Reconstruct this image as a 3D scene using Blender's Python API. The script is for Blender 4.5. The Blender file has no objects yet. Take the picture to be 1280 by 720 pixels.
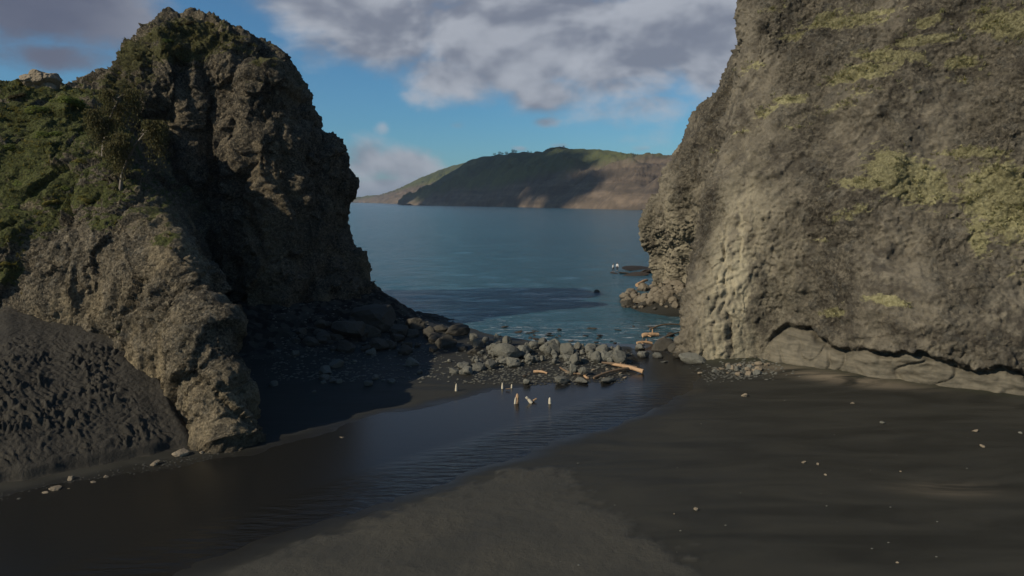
import bpy, bmesh, math, random
import numpy as np
from mathutils import Vector, Matrix
from mathutils.bvhtree import BVHTree

random.seed(7)
rng = np.random.default_rng(7)
R = math.radians
scene = bpy.context.scene
COL = scene.collection

# ------------------------------------------------------------------ camera
CAM_H, FPX, PITCH = 15.0, 900.0, R(6.9)
cam_d = bpy.data.cameras.new('camera'); cam = bpy.data.objects.new('camera', cam_d); COL.objects.link(cam)
cam.location = (0, 0, CAM_H)
cam.rotation_euler = (R(90) - PITCH, 0, 0)
cam_d.sensor_width = 36.0; cam_d.lens = FPX / 1280 * 36.0
cam_d.clip_start = 0.5; cam_d.clip_end = 60000
scene.camera = cam
CP, SP = math.cos(PITCH), math.sin(PITCH)

def ray(px, py):
    cx = (px - 640) / FPX; cy = (360 - py) / FPX
    return Vector((cx, CP + cy * SP, -SP + cy * CP))
def G(px, py, z=0.0):                       # photo point -> place on the level z
    d = ray(px, py); t = (z - CAM_H) / d.z
    return (d.x * t, d.y * t)
def W(px, py, Y):                           # photo point -> place at distance Y
    d = ray(px, py); t = Y / d.y
    return Vector((d.x * t, Y, CAM_H + d.z * t))

# ------------------------------------------------------------------ noise
def _h(i, j, k, s):
    h = (i.astype(np.uint32) * np.uint32(374761393) + j.astype(np.uint32) * np.uint32(668265263)
         + k.astype(np.uint32) * np.uint32(2147483647) + np.uint32((s * 1442695041 + 12345) & 0xffffffff))
    h = (h ^ (h >> np.uint32(13))) * np.uint32(1274126177)
    h = (h ^ (h >> np.uint32(15))) * np.uint32(2246822519)
    return h ^ (h >> np.uint32(16))
GR = np.array([[1,1,0],[-1,1,0],[1,-1,0],[-1,-1,0],[1,0,1],[-1,0,1],[1,0,-1],[-1,0,-1],
               [0,1,1],[0,-1,1],[0,1,-1],[0,-1,-1],[1,1,0],[-1,1,0],[0,-1,1],[0,-1,-1]], np.float32)
def noise(P, s=0):
    P = np.asarray(P, np.float32)
    I = np.floor(P); F = P - I; I = I.astype(np.int64)
    U = F * F * F * (F * (F * 6 - 15) + 10)
    out = np.zeros(len(P), np.float32)
    for a in (0, 1):
        wa = U[:, 0] if a else 1 - U[:, 0]
        for b in (0, 1):
            wb = U[:, 1] if b else 1 - U[:, 1]
            for c in (0, 1):
                wc = U[:, 2] if c else 1 - U[:, 2]
                g = GR[_h(I[:, 0] + a, I[:, 1] + b, I[:, 2] + c, s) & np.uint32(15)]
                out += wa * wb * wc * (g[:, 0] * (F[:, 0] - a) + g[:, 1] * (F[:, 1] - b) + g[:, 2] * (F[:, 2] - c))
    return out
def fbm(P, oct=4, s=0, gain=.5):
    o = 0; a = 1; P = np.asarray(P, np.float32)
    for k in range(oct):
        o = o + a * noise(P * (2.03 ** k) + k * 7.3, s + k); a *= gain
    return o
def ridged(P, oct=3, s=0, gain=.5):
    o = 0; a = 1; P = np.asarray(P, np.float32)
    for k in range(oct):
        o = o + a * (1 - 2.2 * np.abs(noise(P * (2.07 ** k) + k * 3.1, s + k))); a *= gain
    return o
def worley(P, s=0):                          # F1, F2 and the cell id
    P = np.asarray(P, np.float32)
    B = np.floor(P - .5).astype(np.int64)
    f1 = np.full(len(P), 9., np.float32); f2 = f1.copy(); cid = np.zeros(len(P), np.float32)
    for a in (0, 1):
        for b in (0, 1):
            for c in (0, 1):
                i, j, k = B[:, 0] + a, B[:, 1] + b, B[:, 2] + c
                h = _h(i, j, k, s)
                ox = (h & np.uint32(1023)) / 1023. * .7 + .15; oy = ((h >> np.uint32(10)) & np.uint32(1023)) / 1023. * .7 + .15
                oz = ((h >> np.uint32(20)) & np.uint32(1023)) / 1023. * .7 + .15
                d = np.sqrt((i + ox - P[:, 0]) ** 2 + (j + oy - P[:, 1]) ** 2 + (k + oz - P[:, 2]) ** 2).astype(np.float32)
                m = d < f1
                f2 = np.where(m, f1, np.minimum(f2, d)); cid = np.where(m, (h & np.uint32(255)) / 255., cid); f1 = np.where(m, d, f1)
    return f1, f2, cid
def facets(P, s=0):                          # every cell is a randomly tilted plane: angular broken rock
    P = np.asarray(P, np.float32); B = np.floor(P - .5).astype(np.int64)
    f1 = np.full(len(P), 9., np.float32); f2 = f1.copy(); val = np.zeros(len(P), np.float32)
    for a in (0, 1):
        for b in (0, 1):
            for c in (0, 1):
                i, j, k = B[:, 0] + a, B[:, 1] + b, B[:, 2] + c
                h = _h(i, j, k, s); u = lambda q: ((h >> np.uint32(q)) & np.uint32(255)) / np.float32(255.)
                dx = P[:, 0] - i - u(0) * .7 - .15; dy = P[:, 1] - j - u(8) * .7 - .15; dz = P[:, 2] - k - u(16) * .7 - .15
                d = np.sqrt(dx * dx + dy * dy + dz * dz).astype(np.float32)
                t = ((u(4) - .5) * dx + (u(12) - .5) * dy + (u(20) - .5) * dz) * 1.7 + (u(24) - .5) * .5
                m = d < f1
                f2 = np.where(m, f1, np.minimum(f2, d)); val = np.where(m, t, val); f1 = np.where(m, d, f1)
    return val, f2 - f1
def ss(a, b, x):
    t = np.clip((x - a) / (b - a), 0, 1); return t * t * (3 - 2 * t)
def lut(x, xs, ys): return np.interp(x, xs, ys)

def poly_sdf(X, Y, poly):                    # negative inside
    d = np.full(X.shape, 1e9, np.float32); ins = np.zeros(X.shape, bool)
    n = len(poly)
    for i in range(n):
        x0, y0 = poly[i]; x1, y1 = poly[(i + 1) % n]
        ex, ey = x1 - x0, y1 - y0; L = ex * ex + ey * ey + 1e-9
        t = np.clip(((X - x0) * ex + (Y - y0) * ey) / L, 0, 1)
        d = np.minimum(d, (X - x0 - t * ex) ** 2 + (Y - y0 - t * ey) ** 2)
        c = ((y0 > Y) != (y1 > Y)) & (X < (x1 - x0) * (Y - y0) / (y1 - y0 + 1e-12) + x0)
        ins ^= c
    d = np.sqrt(d)
    return np.where(ins, -d, d)

# ------------------------------------------------------------------ mesh helpers
def mesh_np(name, V, Fq, mat=None, smooth=True):
    me = bpy.data.meshes.new(name)
    V = np.asarray(V, np.float32); Fq = np.asarray(Fq, np.int32)
    me.vertices.add(len(V)); me.vertices.foreach_set('co', V.ravel())
    n = Fq.shape[1]
    me.loops.add(Fq.size); me.loops.foreach_set('vertex_index', Fq.ravel())
    me.polygons.add(len(Fq)); me.polygons.foreach_set('loop_start', np.arange(0, Fq.size, n, dtype=np.int32))
    me.polygons.foreach_set('loop_total', np.full(len(Fq), n, np.int32))
    me.polygons.foreach_set('use_smooth', np.full(len(Fq), smooth, bool))
    me.update(calc_edges=True); me.validate()
    if mat: me.materials.append(mat)
    return me
def link(name, me, parent=None):
    o = bpy.data.objects.new(name, me); COL.objects.link(o)
    if parent: o.parent = parent
    return o
def tag(o, label=None, cat=None, group=None, kind=None):
    if label: o['label'] = label
    if cat: o['category'] = cat
    if group: o['group'] = group
    if kind: o['kind'] = kind
    return o
def vattr(me, name, A):
    a = me.attributes.new(name, 'FLOAT_COLOR', 'POINT')
    A = np.asarray(A, np.float32)
    if A.shape[1] == 3: A = np.hstack([A, np.ones((len(A), 1), np.float32)])
    a.data.foreach_set('color', A.ravel())
def get_co(me):
    V = np.empty(len(me.vertices) * 3, np.float32); me.vertices.foreach_get('co', V); return V.reshape(-1, 3)
def get_no(me):
    V = np.empty(len(me.vertices) * 3, np.float32); me.vertices.foreach_get('normal', V); return V.reshape(-1, 3)
def set_co(me, V):
    me.vertices.foreach_set('co', np.asarray(V, np.float32).ravel()); me.update()

def surface_nets(f, org, h):
    nx, ny, nz = f.shape
    s = f < 0
    c = np.zeros((nx - 1, ny - 1, nz - 1), np.int8)
    for a in (0, 1):
        for b in (0, 1):
            for d in (0, 1): c += s[a:nx - 1 + a, b:ny - 1 + b, d:nz - 1 + d]
    act = (c > 0) & (c < 8)
    idx = -np.ones(act.shape, np.int64); I = np.argwhere(act); idx[act] = np.arange(len(I))
    acc = np.zeros((len(I), 3)); cnt = np.zeros(len(I))
    cs = [(a, b, d) for a in (0, 1) for b in (0, 1) for d in (0, 1)]
    for p in cs:
        for ax in range(3):
            if p[ax] == 1: continue
            q = list(p); q[ax] = 1
            f0 = f[I[:, 0] + p[0], I[:, 1] + p[1], I[:, 2] + p[2]]; f1 = f[I[:, 0] + q[0], I[:, 1] + q[1], I[:, 2] + q[2]]
            m = (f0 < 0) != (f1 < 0); t = np.where(m, f0 / np.where(m, f0 - f1, 1), 0)
            pt = np.array(p, float)[None] + 0 * acc; pt[:, ax] += t
            acc += pt * m[:, None]; cnt += m
    V = (I + acc / cnt[:, None]) * h + np.array(org)
    faces = []
    for ax in range(3):
        o1, o2 = [(1, 2), (2, 0), (0, 1)][ax]
        sl0 = [slice(None)] * 3; sl1 = [slice(None)] * 3
        sl0[ax] = slice(0, -1); sl1[ax] = slice(1, None)
        for k in (o1, o2): sl0[k] = slice(1, -1); sl1[k] = slice(1, -1)
        a = s[tuple(sl0)]; b = s[tuple(sl1)]
        E = np.argwhere(a != b)
        ain = a[tuple(E.T)]
        E = E.copy(); E[:, o1] += 1; E[:, o2] += 1
        def cell(d1, d2):
            Q = E.copy(); Q[:, o1] += d1; Q[:, o2] += d2; return idx[tuple(Q.T)]
        q = np.stack([cell(-1, -1), cell(0, -1), cell(0, 0), cell(-1, 0)], 1)
        q[~ain] = q[~ain][:, ::-1]
        faces.append(q)
    return V, np.vstack(faces)

def subdivided(me, levels):
    o = bpy.data.objects.new('tmp', me); COL.objects.link(o)
    m = o.modifiers.new('s', 'SUBSURF'); m.levels = levels; m.render_levels = levels
    dg = bpy.context.evaluated_depsgraph_get(); dg.update()
    m2 = bpy.data.meshes.new_from_object(o.evaluated_get(dg))
    bpy.data.objects.remove(o); return m2

def quads(me):
    a = np.empty(len(me.loops), np.int32); me.loops.foreach_get('vertex_index', a); return a.reshape(-1, 4)
def refine(V, Q, m):
    """split the quads flagged in m in four; returns V, Q and the midpoints on the rim of the refined area"""
    n = len(V); E = np.sort(np.stack([Q, np.roll(Q, -1, 1)], -1), -1); key = E[..., 0].astype(np.int64) * n + E[..., 1]
    uk, inv = np.unique(key[m], return_inverse=True); inv = inv.reshape(-1, 4)
    mid = np.stack([uk // n, uk % n], 1); VM = V[mid].mean(1)
    cen = V[Q[m]].mean(1); im = n + inv; ic = n + len(uk) + np.arange(m.sum()); q = Q[m]
    newq = np.concatenate([np.stack([q[:, k], im[:, k], ic, im[:, (k + 3) % 4]], 1) for k in range(4)])
    rimk = np.isin(uk, key[~m]); rim = np.where(rimk)[0]
    return np.vstack([V, VM, cen]), np.vstack([Q[~m], newq]), (n + rim, mid[rim])
def front_faces(V, Q, margin=.25):
    c = V[Q].mean(1); nn = np.cross(V[Q[:, 2]] - V[Q[:, 0]], V[Q[:, 3]] - V[Q[:, 1]]); nn /= np.linalg.norm(nn, axis=1)[:, None] + 1e-9
    d = np.array([0, 0, CAM_H]) - c; d /= np.linalg.norm(d, axis=1)[:, None]
    zc_ = c[:, 1] * CP - (c[:, 2] - CAM_H) * SP; sx_ = FPX * c[:, 0] / zc_; sy_ = FPX * ((c[:, 2] - CAM_H) * CP + c[:, 1] * SP) / zc_
    return ((nn * d).sum(1) > -margin) & (np.abs(sx_) < 720) & (sy_ < 420) & (c[:, 2] > -1)
def vnormals(V, Q):
    nn = np.cross(V[Q[:, 2]] - V[Q[:, 0]], V[Q[:, 3]] - V[Q[:, 1]]); N = np.zeros_like(V)
    for k in range(4):
        for a in range(3): N[:, a] += np.bincount(Q[:, k], nn[:, a], len(V))
    return N / (np.linalg.norm(N, axis=1)[:, None] + 1e-9)
def fine_rock(V, F, levels=1):
    me = subdivided(mesh_np('base', V, F), 1); V = get_co(me).astype(np.float64); Q = quads(me); rims = []
    for _ in range(levels):
        V, Q, r = refine(V, Q, front_faces(V, Q)); rims.append(r)
    return V, Q, vnormals(V, Q), rims
def close_rims(V, rims):
    for i, m in rims: V[i] = V[m].mean(1)
    return V
def bvh_np(V, Q): return BVHTree.FromPolygons(V.tolist(), Q.tolist())
def sdf_rock(poly_fns, bounds, h, field_mod=None):
    (x0, x1), (y0, y1), (z0, z1) = bounds
    xs = np.arange(x0, x1, h); ys = np.arange(y0, y1, h); zs = np.arange(z0, z1, h)
    X, Y = np.meshgrid(xs, ys, indexing='ij')
    f = np.empty((len(xs), len(ys), len(zs)), np.float32)
    for k, z in enumerate(zs):
        d = None
        for fn in poly_fns:
            p = fn(z)
            if p is None: continue
            e = poly_sdf(X, Y, p)
            d = e if d is None else np.minimum(d, e)
        f[:, :, k] = 5. if d is None else d
    f[:, :, -1] = 3
    # soften
    for _ in range(2):
        g = f.copy()
        for ax in range(3):
            g = (g + np.roll(g, 1, ax) + np.roll(g, -1, ax)) / 3
        f = g
    if field_mod:
        XX, YY, ZZ = np.meshgrid(xs, ys, zs, indexing='ij')
        near = np.abs(f) < 9
        P = np.stack([XX[near], YY[near], ZZ[near]], 1)
        f[near] = field_mod(P, f[near])
    f[0] = f[-1] = 3; f[:, 0] = f[:, -1] = 3; f[:, :, 0] = 3; f[:, :, -1] = 3
    return surface_nets(f, (x0, y0, z0), h)

# ------------------------------------------------------------------ node helpers
class NT:
    def __init__(s, tree): s.t = tree; s.n = tree.nodes; s.l = tree.links
    def node(s, typ, ins=None, **kw):
        n = s.n.new(typ)
        for k, v in kw.items(): setattr(n, k, v)
        for k, v in (ins or {}).items(): s.put(n.inputs[k], v)
        return n
    def put(s, sock, v):
        if isinstance(v, bpy.types.NodeSocket): s.l.new(v, sock)
        elif isinstance(v, bpy.types.Node): s.l.new(v.outputs[0], sock)
        else: sock.default_value = v
    def math(s, op, a, b=0., c=None, clamp=False):
        n = s.n.new('ShaderNodeMath'); n.operation = op; n.use_clamp = clamp
        s.put(n.inputs[0], a); s.put(n.inputs[1], b)
        if c is not None: s.put(n.inputs[2], c)
        return n.outputs[0]
    def mix(s, f, a, b, blend='MIX'):
        n = s.n.new('ShaderNodeMix'); n.data_type = 'RGBA'; n.blend_type = blend
        s.put(n.inputs[0], f)
        for i, v in ((6, a), (7, b)):
            if isinstance(v, tuple) and len(v) == 3: v = (*v, 1)
            s.put(n.inputs[i], v)
        return n.outputs[2]
    def noise(s, vec, scale, detail=4, rough=.55, dist=0., col=False):
        n = s.node('ShaderNodeTexNoise', {'Vector': vec, 'Scale': scale, 'Detail': detail, 'Roughness': rough, 'Distortion': dist})
        return n.outputs['Color' if col else 'Fac']
    def vor(s, vec, scale, feature='F1', out='Distance'):
        n = s.node('ShaderNodeTexVoronoi', {'Vector': vec, 'Scale': scale}, feature=feature); return n.outputs[out]
    def ramp(s, v, a, b, c0=0., c1=1.):
        n = s.node('ShaderNodeMapRange', {0: v, 1: a, 2: b, 3: c0, 4: c1}, interpolation_type='SMOOTHSTEP'); return n.outputs[0]
    def mapping(s, vec, scale=(1, 1, 1), rot=(0, 0, 0), loc=(0, 0, 0)):
        return s.node('ShaderNodeMapping', {'Vector': vec, 'Scale': scale, 'Rotation': rot, 'Location': loc}).outputs[0]

def material(name):
    m = bpy.data.materials.new(name); m.use_nodes = True
    t = NT(m.node_tree); b = m.node_tree.nodes['Principled BSDF']
    b.inputs['Specular IOR Level'].default_value = .3
    pos = t.node('ShaderNodeNewGeometry').outputs['Position']
    return m, t, b, pos
def bump(t, b, hs, base=None):               # hs: list of (height, distance, strength)
    prev = None
    for h, dist, st in hs:
        n = t.node('ShaderNodeBump', {'Height': h, 'Distance': dist, 'Strength': st})
        if prev is not None: t.l.new(prev, n.inputs['Normal'])
        prev = n.outputs[0]
    t.l.new(prev, b.inputs['Normal'])

def rock_material(name, cols, tan, moss, grain=1.0, streak=False):
    m, t, b, pos = material(name)
    at = t.node('ShaderNodeAttribute', attribute_name='mask')
    sep = t.node('ShaderNodeSeparateColor', {0: at.outputs['Color']})
    mt, mg, mp = sep.outputs[0], sep.outputs[1], sep.outputs[2]
    big = t.noise(pos, .11, 5, .6, .6); mid = t.noise(pos, .7, 6, .65, .3); fine = t.noise(pos, 5.5, 5, .7)
    kk = t.math('MULTIPLY', t.math('SUBTRACT', 1.0, t.math('MULTIPLY', mp, .9)), t.math('SUBTRACT', 1.0, t.math('MULTIPLY', mt, .4 if streak else .1)))
    if streak: kk = t.math('MULTIPLY', kk, t.ramp(t.noise(t.mapping(pos, (.16, .16, .09)), 1., 3, .5), .38, .60, .35, 1.15))
    M = lambda v: t.math('MULTIPLY', v, kk)
    c = t.mix(t.ramp(big, .42, .56), cols[0], cols[1])
    c = t.mix(t.ramp(mid, .42, .62), c, cols[2])
    cs = t.node('ShaderNodeSeparateColor', {0: t.vor(pos, 2.3 * grain, out='Color')}).outputs
    c = t.mix(M(t.ramp(cs[0], .6, .95, 0, .5)), c, cols[3])
    cs2 = t.node('ShaderNodeSeparateColor', {0: t.vor(pos, 6.5 * grain, out='Color')}).outputs
    c = t.mix(M(t.ramp(cs2[0], .5, 1., 0, .40 if streak else .55)), c, tuple(x * 1.6 for x in cols[2]))
    c = t.mix(M(t.ramp(cs2[1], .55, 1., 0, .45 if streak else .65)), c, tuple(x * .35 for x in cols[1]))
    vs = t.noise(t.mapping(pos, (.9, .9, .12)), 1.0, 5, .6, .4)
    c = t.mix(t.ramp(vs, .5, .68, 0, .55 if streak else .3), c, cols[1])
    pit = t.noise(pos, 2.4, 7, .75, .6)
    c = t.mix(M(t.ramp(pit, .55, .67, 0, .6 if streak else .75)), c, (.03, .026, .018))
    tn = t.math('MULTIPLY', mt, t.ramp(t.noise(t.mapping(pos, (1, 1, .2)), .8, 6, .65), .36, .60, .15, 1), clamp=True)
    c = t.mix(tn, c, tan)
    c = t.mix(t.math('MULTIPLY', mp, .80), c, t.mix(t.ramp(t.noise(t.mapping(pos, (.5, .5, 2.)), 1., 6, .65, .5), .35, .65), (.085, .076, .056), (.170, .148, .108)))
    gcol = t.mix(t.noise(pos, .9, 4), moss[0], moss[1])
    gm = t.math('ADD', mg, t.math('MULTIPLY', t.math('SUBTRACT', t.noise(pos, 1.3, 8, .8), .5), 1.5))
    c = t.mix(t.ramp(gm, .42, .62, 0, .95), c, t.mix(t.ramp(t.noise(pos, 4.5, 4, .7), .35, .7), tuple(x * .7 for x in moss[0]), gcol))
    c = t.mix(M(t.ramp(fine, .34, .60, .5 if streak else .65, 0)), c, (.022, .019, .014))
    wet = t.node('ShaderNodeSeparateXYZ', {0: pos}).outputs[2]
    wl = t.ramp(t.math('ADD', wet, t.math('MULTIPLY', mid, .8)), .3, 1.5, .6, 0)
    c = t.mix(wl, c, (.02, .018, .015))
    t.put(b.inputs['Base Color'], c); b.inputs['Roughness'].default_value = .92; b.inputs['Specular IOR Level'].default_value = .2
    v1 = t.vor(pos, 1.9 * grain); v2 = t.vor(pos, 5.2 * grain)
    k = kk
    h1 = t.math('MULTIPLY', t.math('ADD', t.math('MULTIPLY', v1, -.6), mid), k)
    h2 = t.math('MULTIPLY', t.math('ADD', t.math('MULTIPLY', v2, -.5), fine), k)
    bump(t, b, [(h1, .30, 1.), (t.math('MULTIPLY', pit, k), -.35, 1.), (h2, .16, 1.), (t.noise(pos, 18, 3, .7), .03, 1.)])
    return m

MOSS = ((.075, .078, .026), (.13, .115, .045))
M_cliff = rock_material('cliff_rock', [(.148, .128, .095), (.070, .060, .046), (.190, .164, .120), (.122, .116, .098)],
                        (.36, .315, .215), ((.29, .265, .13), (.40, .365, .21)), .6, True)
M_stack = rock_material('stack_rock', [(.140, .116, .080), (.052, .046, .035), (.23, .187, .125), (.105, .096, .074)],
                        (.34, .265, .15), ((.11, .11, .035), (.17, .145, .06)), 1.0)
M_spur = rock_material('spur_rock', [(.158, .132, .092), (.078, .067, .050), (.25, .205, .138), (.18, .17, .14)],
                       (.38, .30, .18), ((.10, .12, .03), (.17, .16, .05)), 1.3)

def warp(V, f, amp, seed): return V + amp * np.stack([noise(V * f, seed), noise(V * f, seed + 1), noise(V * f, seed + 2)], 1)
def billow(P, oct, s, gain=.5):
    o = 0; a = 1
    for k in range(oct): o = o + a * (np.abs(noise(P * (2.11 ** k) + 4.7 * k, s + k)) * 2.4 - .5); a *= gain
    return o
def crag_displace(V, amp, seed, pebbly=1.):
    """craggy rubble rock: vertical folds, tilted broken blocks, crevices, clasts"""
    Wp = warp(V, .2, 1.6, seed + 40); Wq = warp(V, .9, .35, seed + 45)
    d = .85 * ridged(Wp * np.array([.17, .17, .055]), 2, seed) + .55 * ridged(Wp * np.array([.42, .42, .10]), 1, seed + 1)
    v, e = facets(Wp * np.array([.26, .26, .14]), seed + 3); d += 1.25 * v - .15 * (1 - ss(0, .06, e))
    v, e = facets(Wq * np.array([.75, .75, .45]) + 4, seed + 4); d += .46 * v - .08 * (1 - ss(0, .08, e))
    rg_ = ss(-.2, .3, noise(Wp * .16 + 3, seed + 30))
    v, e = facets(Wq * 1.9 + 7, seed + 5); d += (.3 + .7 * rg_) * (.26 * v - .05 * (1 - ss(0, .15, e)))
    d += (.15 + .85 * rg_) * (.16 * billow(Wq * 1.3, 2, seed + 11) + .13 * noise(V * 3.3, seed + 13))
    f1, f2, cid = worley(V * 2.7 + 5, seed + 6)
    d += pebbly * (.16 * (cid > .72) * ss(.5, .2, f1) - .14 * (cid < .15) * ss(.5, .25, f1))
    return amp * d
def face_displace(V, r, seed):
    """massive cliff face: shallow slabs, oblique ledges, small steps and pits"""
    Wp = warp(V, .12, 3.5, seed + 40); Wq = warp(V, .7, .5, seed + 45)
    Td = np.stack([V[:, 0] * .83 - V[:, 1] * .55, V[:, 0] * .55 + V[:, 1] * .83, V[:, 2] - .35 * (V[:, 0] * .83 - V[:, 1] * .55)], 1)   # along the face / out of it / up, tilted
    Td = warp(Td, .25, 1.2, seed + 50)
    d = .6 * fbm(Wp * .11, 3, seed)
    brk = ss(-.05, .3, noise(Wp * .16 + 20, seed + 31))
    led = noise(Td * np.array([.10, .2, .42]), seed + 2); d += .07 * brk * (ss(-.3, .3, led) - .5)
    led = noise(Td * np.array([.22, .3, 1.1]), seed + 5); d += r * .14 * brk * (ss(-.05, .05, led) - .5)
    v, e = facets(Wp * np.array([.16, .16, .13]) + 3, seed + 3); d += r * .95 * v * ss(0, .35, e)
    v, e = facets(Wq * np.array([.5, .5, .4]) + 3, seed + 4); d += r * .30 * v * ss(0, .12, e)
    rk = ss(-.15, .3, noise(Wp * .13 + 9, seed + 7))                                 # rough and smooth areas
    q = r * (.15 + .6 * rk)
    v, e = facets(Wq * 1.5 + 3, seed + 6); d += q * (.26 * v - .07 * (1 - ss(0, .14, e)))
    d += q * (.17 * billow(Wq * 1.6, 2, seed + 15) + .10 * ridged(Wq * 2.6, 1, seed + 12))
    f1, f2, cid = worley(V * 1.9 + 5, seed + 16)
    d += r * (.20 * (cid > .80) * ss(.5, .2, f1) - .22 * (cid < .12) * ss(.45, .2, f1))
    f1, f2, cid = worley(V * .7 + 5, seed + 17); d += r * .35 * (cid > .86) * ss(.5, .25, f1)       # embedded boulders
    d += (.35 + .65 * r) * .10 * fbm(V * 2.6, 2, seed + 8, .7)
    # long cracks
    ck = np.abs(noise(Wq * np.array([.5, .5, .16]) + 31, seed + 62)); d -= r * .16 * ss(.03, .0, ck) * ss(.05, .3, noise(V * .2, seed + 63))
    return d

# ------------------------------------------------------------------ right cliff
def cliff_poly(z):
    zz = max(z, 0); L = max(zz - 3, 0)
    def face(x, y): return (x + .10 * L + .0016 * L * L, y + .22 * L)
    P = [(lut(zz, [0, 11, 22.8, 26.8, 31, 35.5, 50], [16.0, 17.2, 21.2, 22.9, 25.5, 27.4, 33]), 68 + .25 * zz),
         (lut(zz, [0, 11, 22.8, 26.8, 31, 35.5, 50], [17.9, 19.2, 23.4, 25.4, 28.0, 30.0, 36]), 65.3 + .25 * zz),
         face(23.5, 64.2), face(30.3, 58), face(38, 52.2), face(54, 42.5), (66, 46 + .2 * zz), (68, 90), (64, 142 - .3 * zz),
         (31 + .2 * zz, 141 - .4 * zz), (27 + .25 * zz, 125 - .2 * zz),
         (lut(zz, [0, 5, 8, 11, 14, 18, 22, 28, 36, 50], [24.0, 22.4, 20.2, 18.9, 20.2, 22.4, 25.2, 28.5, 33, 40]), 105),
         (lut(zz, [0, 6, 12, 22, 50], [26.5, 25, 22.5, 25.8, 40]), 97), (25 + .12 * zz, 86), (20 + .12 * zz, 77 + .1 * zz)]
    return P
def cliff_mod(P, f):
    n = fbm(P * np.array([.085, .085, .06]), 3, 11)
    return f + 2.4 * n * ss(0, 6, P[:, 2] + 2)
V, Fq = sdf_rock([cliff_poly], [(10, 62), (40, 144), (-3, 50)], .5, cliff_mod)
V, Q, N, rims = fine_rock(V, Fq)
A0 = np.array([16.6, 67.2]); A1 = np.array([39., 51.4]); AD = (A1 - A0) / np.linalg.norm(A1 - A0)
S = (V[:, 0] - A0[0]) * AD[0] + (V[:, 1] - A0[1]) * AD[1]        # distance along the seaward foot
front = ss(-.1, .5, -(N[:, 0] * .56 + N[:, 1] * .83) * -1 * -1) * ss(.5, 2.5, S + 1)
front = ss(.05, .45, -(N[:, 1]) * .83 - N[:, 0] * .2) * ss(-1.0, 1.0, S)
zc = lut(S, [6, 7.2, 8.5, 10.5, 12.5, 14, 15.2, 17, 18.8, 20.5, 22, 23.5, 25, 27, 32, 40],
            [.2, 2.0, 3.0, 2.75, 1.7, 1.6, 2.05, 1.85, 2.4, 2.15, 1.5, 1.35, 1.9, .9, 1.8, 1.2]) + .65 * ss(6, 8, S) + .20 * fbm(np.stack([S * 1.1, S * 0, S * 0], 1), 3, 5)
ped = front * ss(.1, -.12, V[:, 2] - zc) * ss(6, 8, S)
rough = (1 - .93 * ped) * (1 - .15 * ss(7.5, 4, S) * front * ss(24, 14, V[:, 2]))
V2 = V + N * face_displace(V, rough, 100)[:, None]
far_ = ss(80, 92, V[:, 1]); V2 = V2 + N * (far_ * crag_displace(V, .5, 130, .8))[:, None]
nxy = np.array([-.55, -.83, 0], np.float32)
# deep vertical cracks in the pale buttress at the corner
Sw = S + .9 * noise(np.stack([V[:, 2] * .35, V[:, 2] * 0, V[:, 2] * 0], 1), 3) + .2 * noise(np.stack([V[:, 2] * 1.4, V[:, 2] * 0, V[:, 2] * 0], 1), 4)
crk = 0
for s0, wd, dp, zt in ((2.5, .10, .7, 15), (3.1, .07, .4, 11), (3.7, .08, .5, 9), (1.4, .07, .35, 8), (5.6, .28, 1.0, 2.8), (.2, .14, .4, 20), (12.3, .12, .3, 22)):
    crk = crk + dp * (.2 + .7 * ss(-.2, .3, noise(np.stack([V[:, 2] * .5, V[:, 2] * 0 + s0 * 9, V[:, 2] * 0], 1), 8))) * np.exp(-((Sw - s0) / wd) ** 2) * ss(zt, zt * .7, V[:, 2]) * front
fv, fe = facets(warp(V, .5, .5, 90) * np.array([.8, .8, .22]), 91); bz = front * np.exp(-((S - 2.6) / 2.4) ** 2) * ss(18, 9, V[:, 2])
butt = bz * (.42 * fv - .10 * (1 - ss(0, .07, fe))) + .28 * np.exp(-((S - 2.6) / 1.7) ** 2) * ss(17, 9, V[:, 2]) - .5 * np.exp(-((S - 5.8) / 1.1) ** 2) * ss(6, 1, V[:, 2])
gap = 1.25 * np.exp(-((V[:, 2] - zc - .10) / .27) ** 2) * ss(6.6, 8, S) * front * (.55 + .9 * ss(-.25, .3, noise(np.stack([S * .5, S * 0 + 3, S * 0], 1), 9)))
lip = .40 * ss(1.1, 0.1, V[:, 2] - zc) * ss(-.05, .12, V[:, 2] - zc) * front * ss(6.6, 8, S)
toe = .75 * ped * ss(0, 2.6, zc - V[:, 2]) + .16 * ped * noise(V * np.array([.5, .5, 2.2]), 77) + .10 * ped * fbm(V * 1.3, 3, 78, .6) - .25 * ped * ss(.12, .0, np.abs(noise(V * np.array([.35, .35, .5]), 79)))
V2 = V2 + nxy[None] * (butt * front + lip + toe - gap - crk)[:, None]
V2 = close_rims(V2, rims); me = mesh_np('cliff', V2, Q); N2 = vnormals(V2, Q)
tan = np.clip(front * np.exp(-((S - 3.4) / 2.0) ** 2) * ss(24, 7, V2[:, 2]) * 1.1 + .45 * ss(100, 80, V2[:, 1]) * 0 + .5 * ss(22, 10, V2[:, 2]) * ss(80, 95, V2[:, 1])
              + .35 * front * np.exp(-((S - 7) / 3.2) ** 2) * ss(20, 8, V2[:, 2]), 0, 1)
cliff = link('cliff', me); me.materials.append(M_cliff)
tag(cliff, 'sunlit brown rock cliff with grass patches and undercut grey foot', None, None, 'structure')
bvh_cliff = bvh_np(V2, Q)

def hit(bvh, px, py):
    d = ray(px, py).normalized()
    loc, no, i, dist = bvh.ray_cast(Vector((0, 0, CAM_H)), d)
    return loc, no
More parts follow.
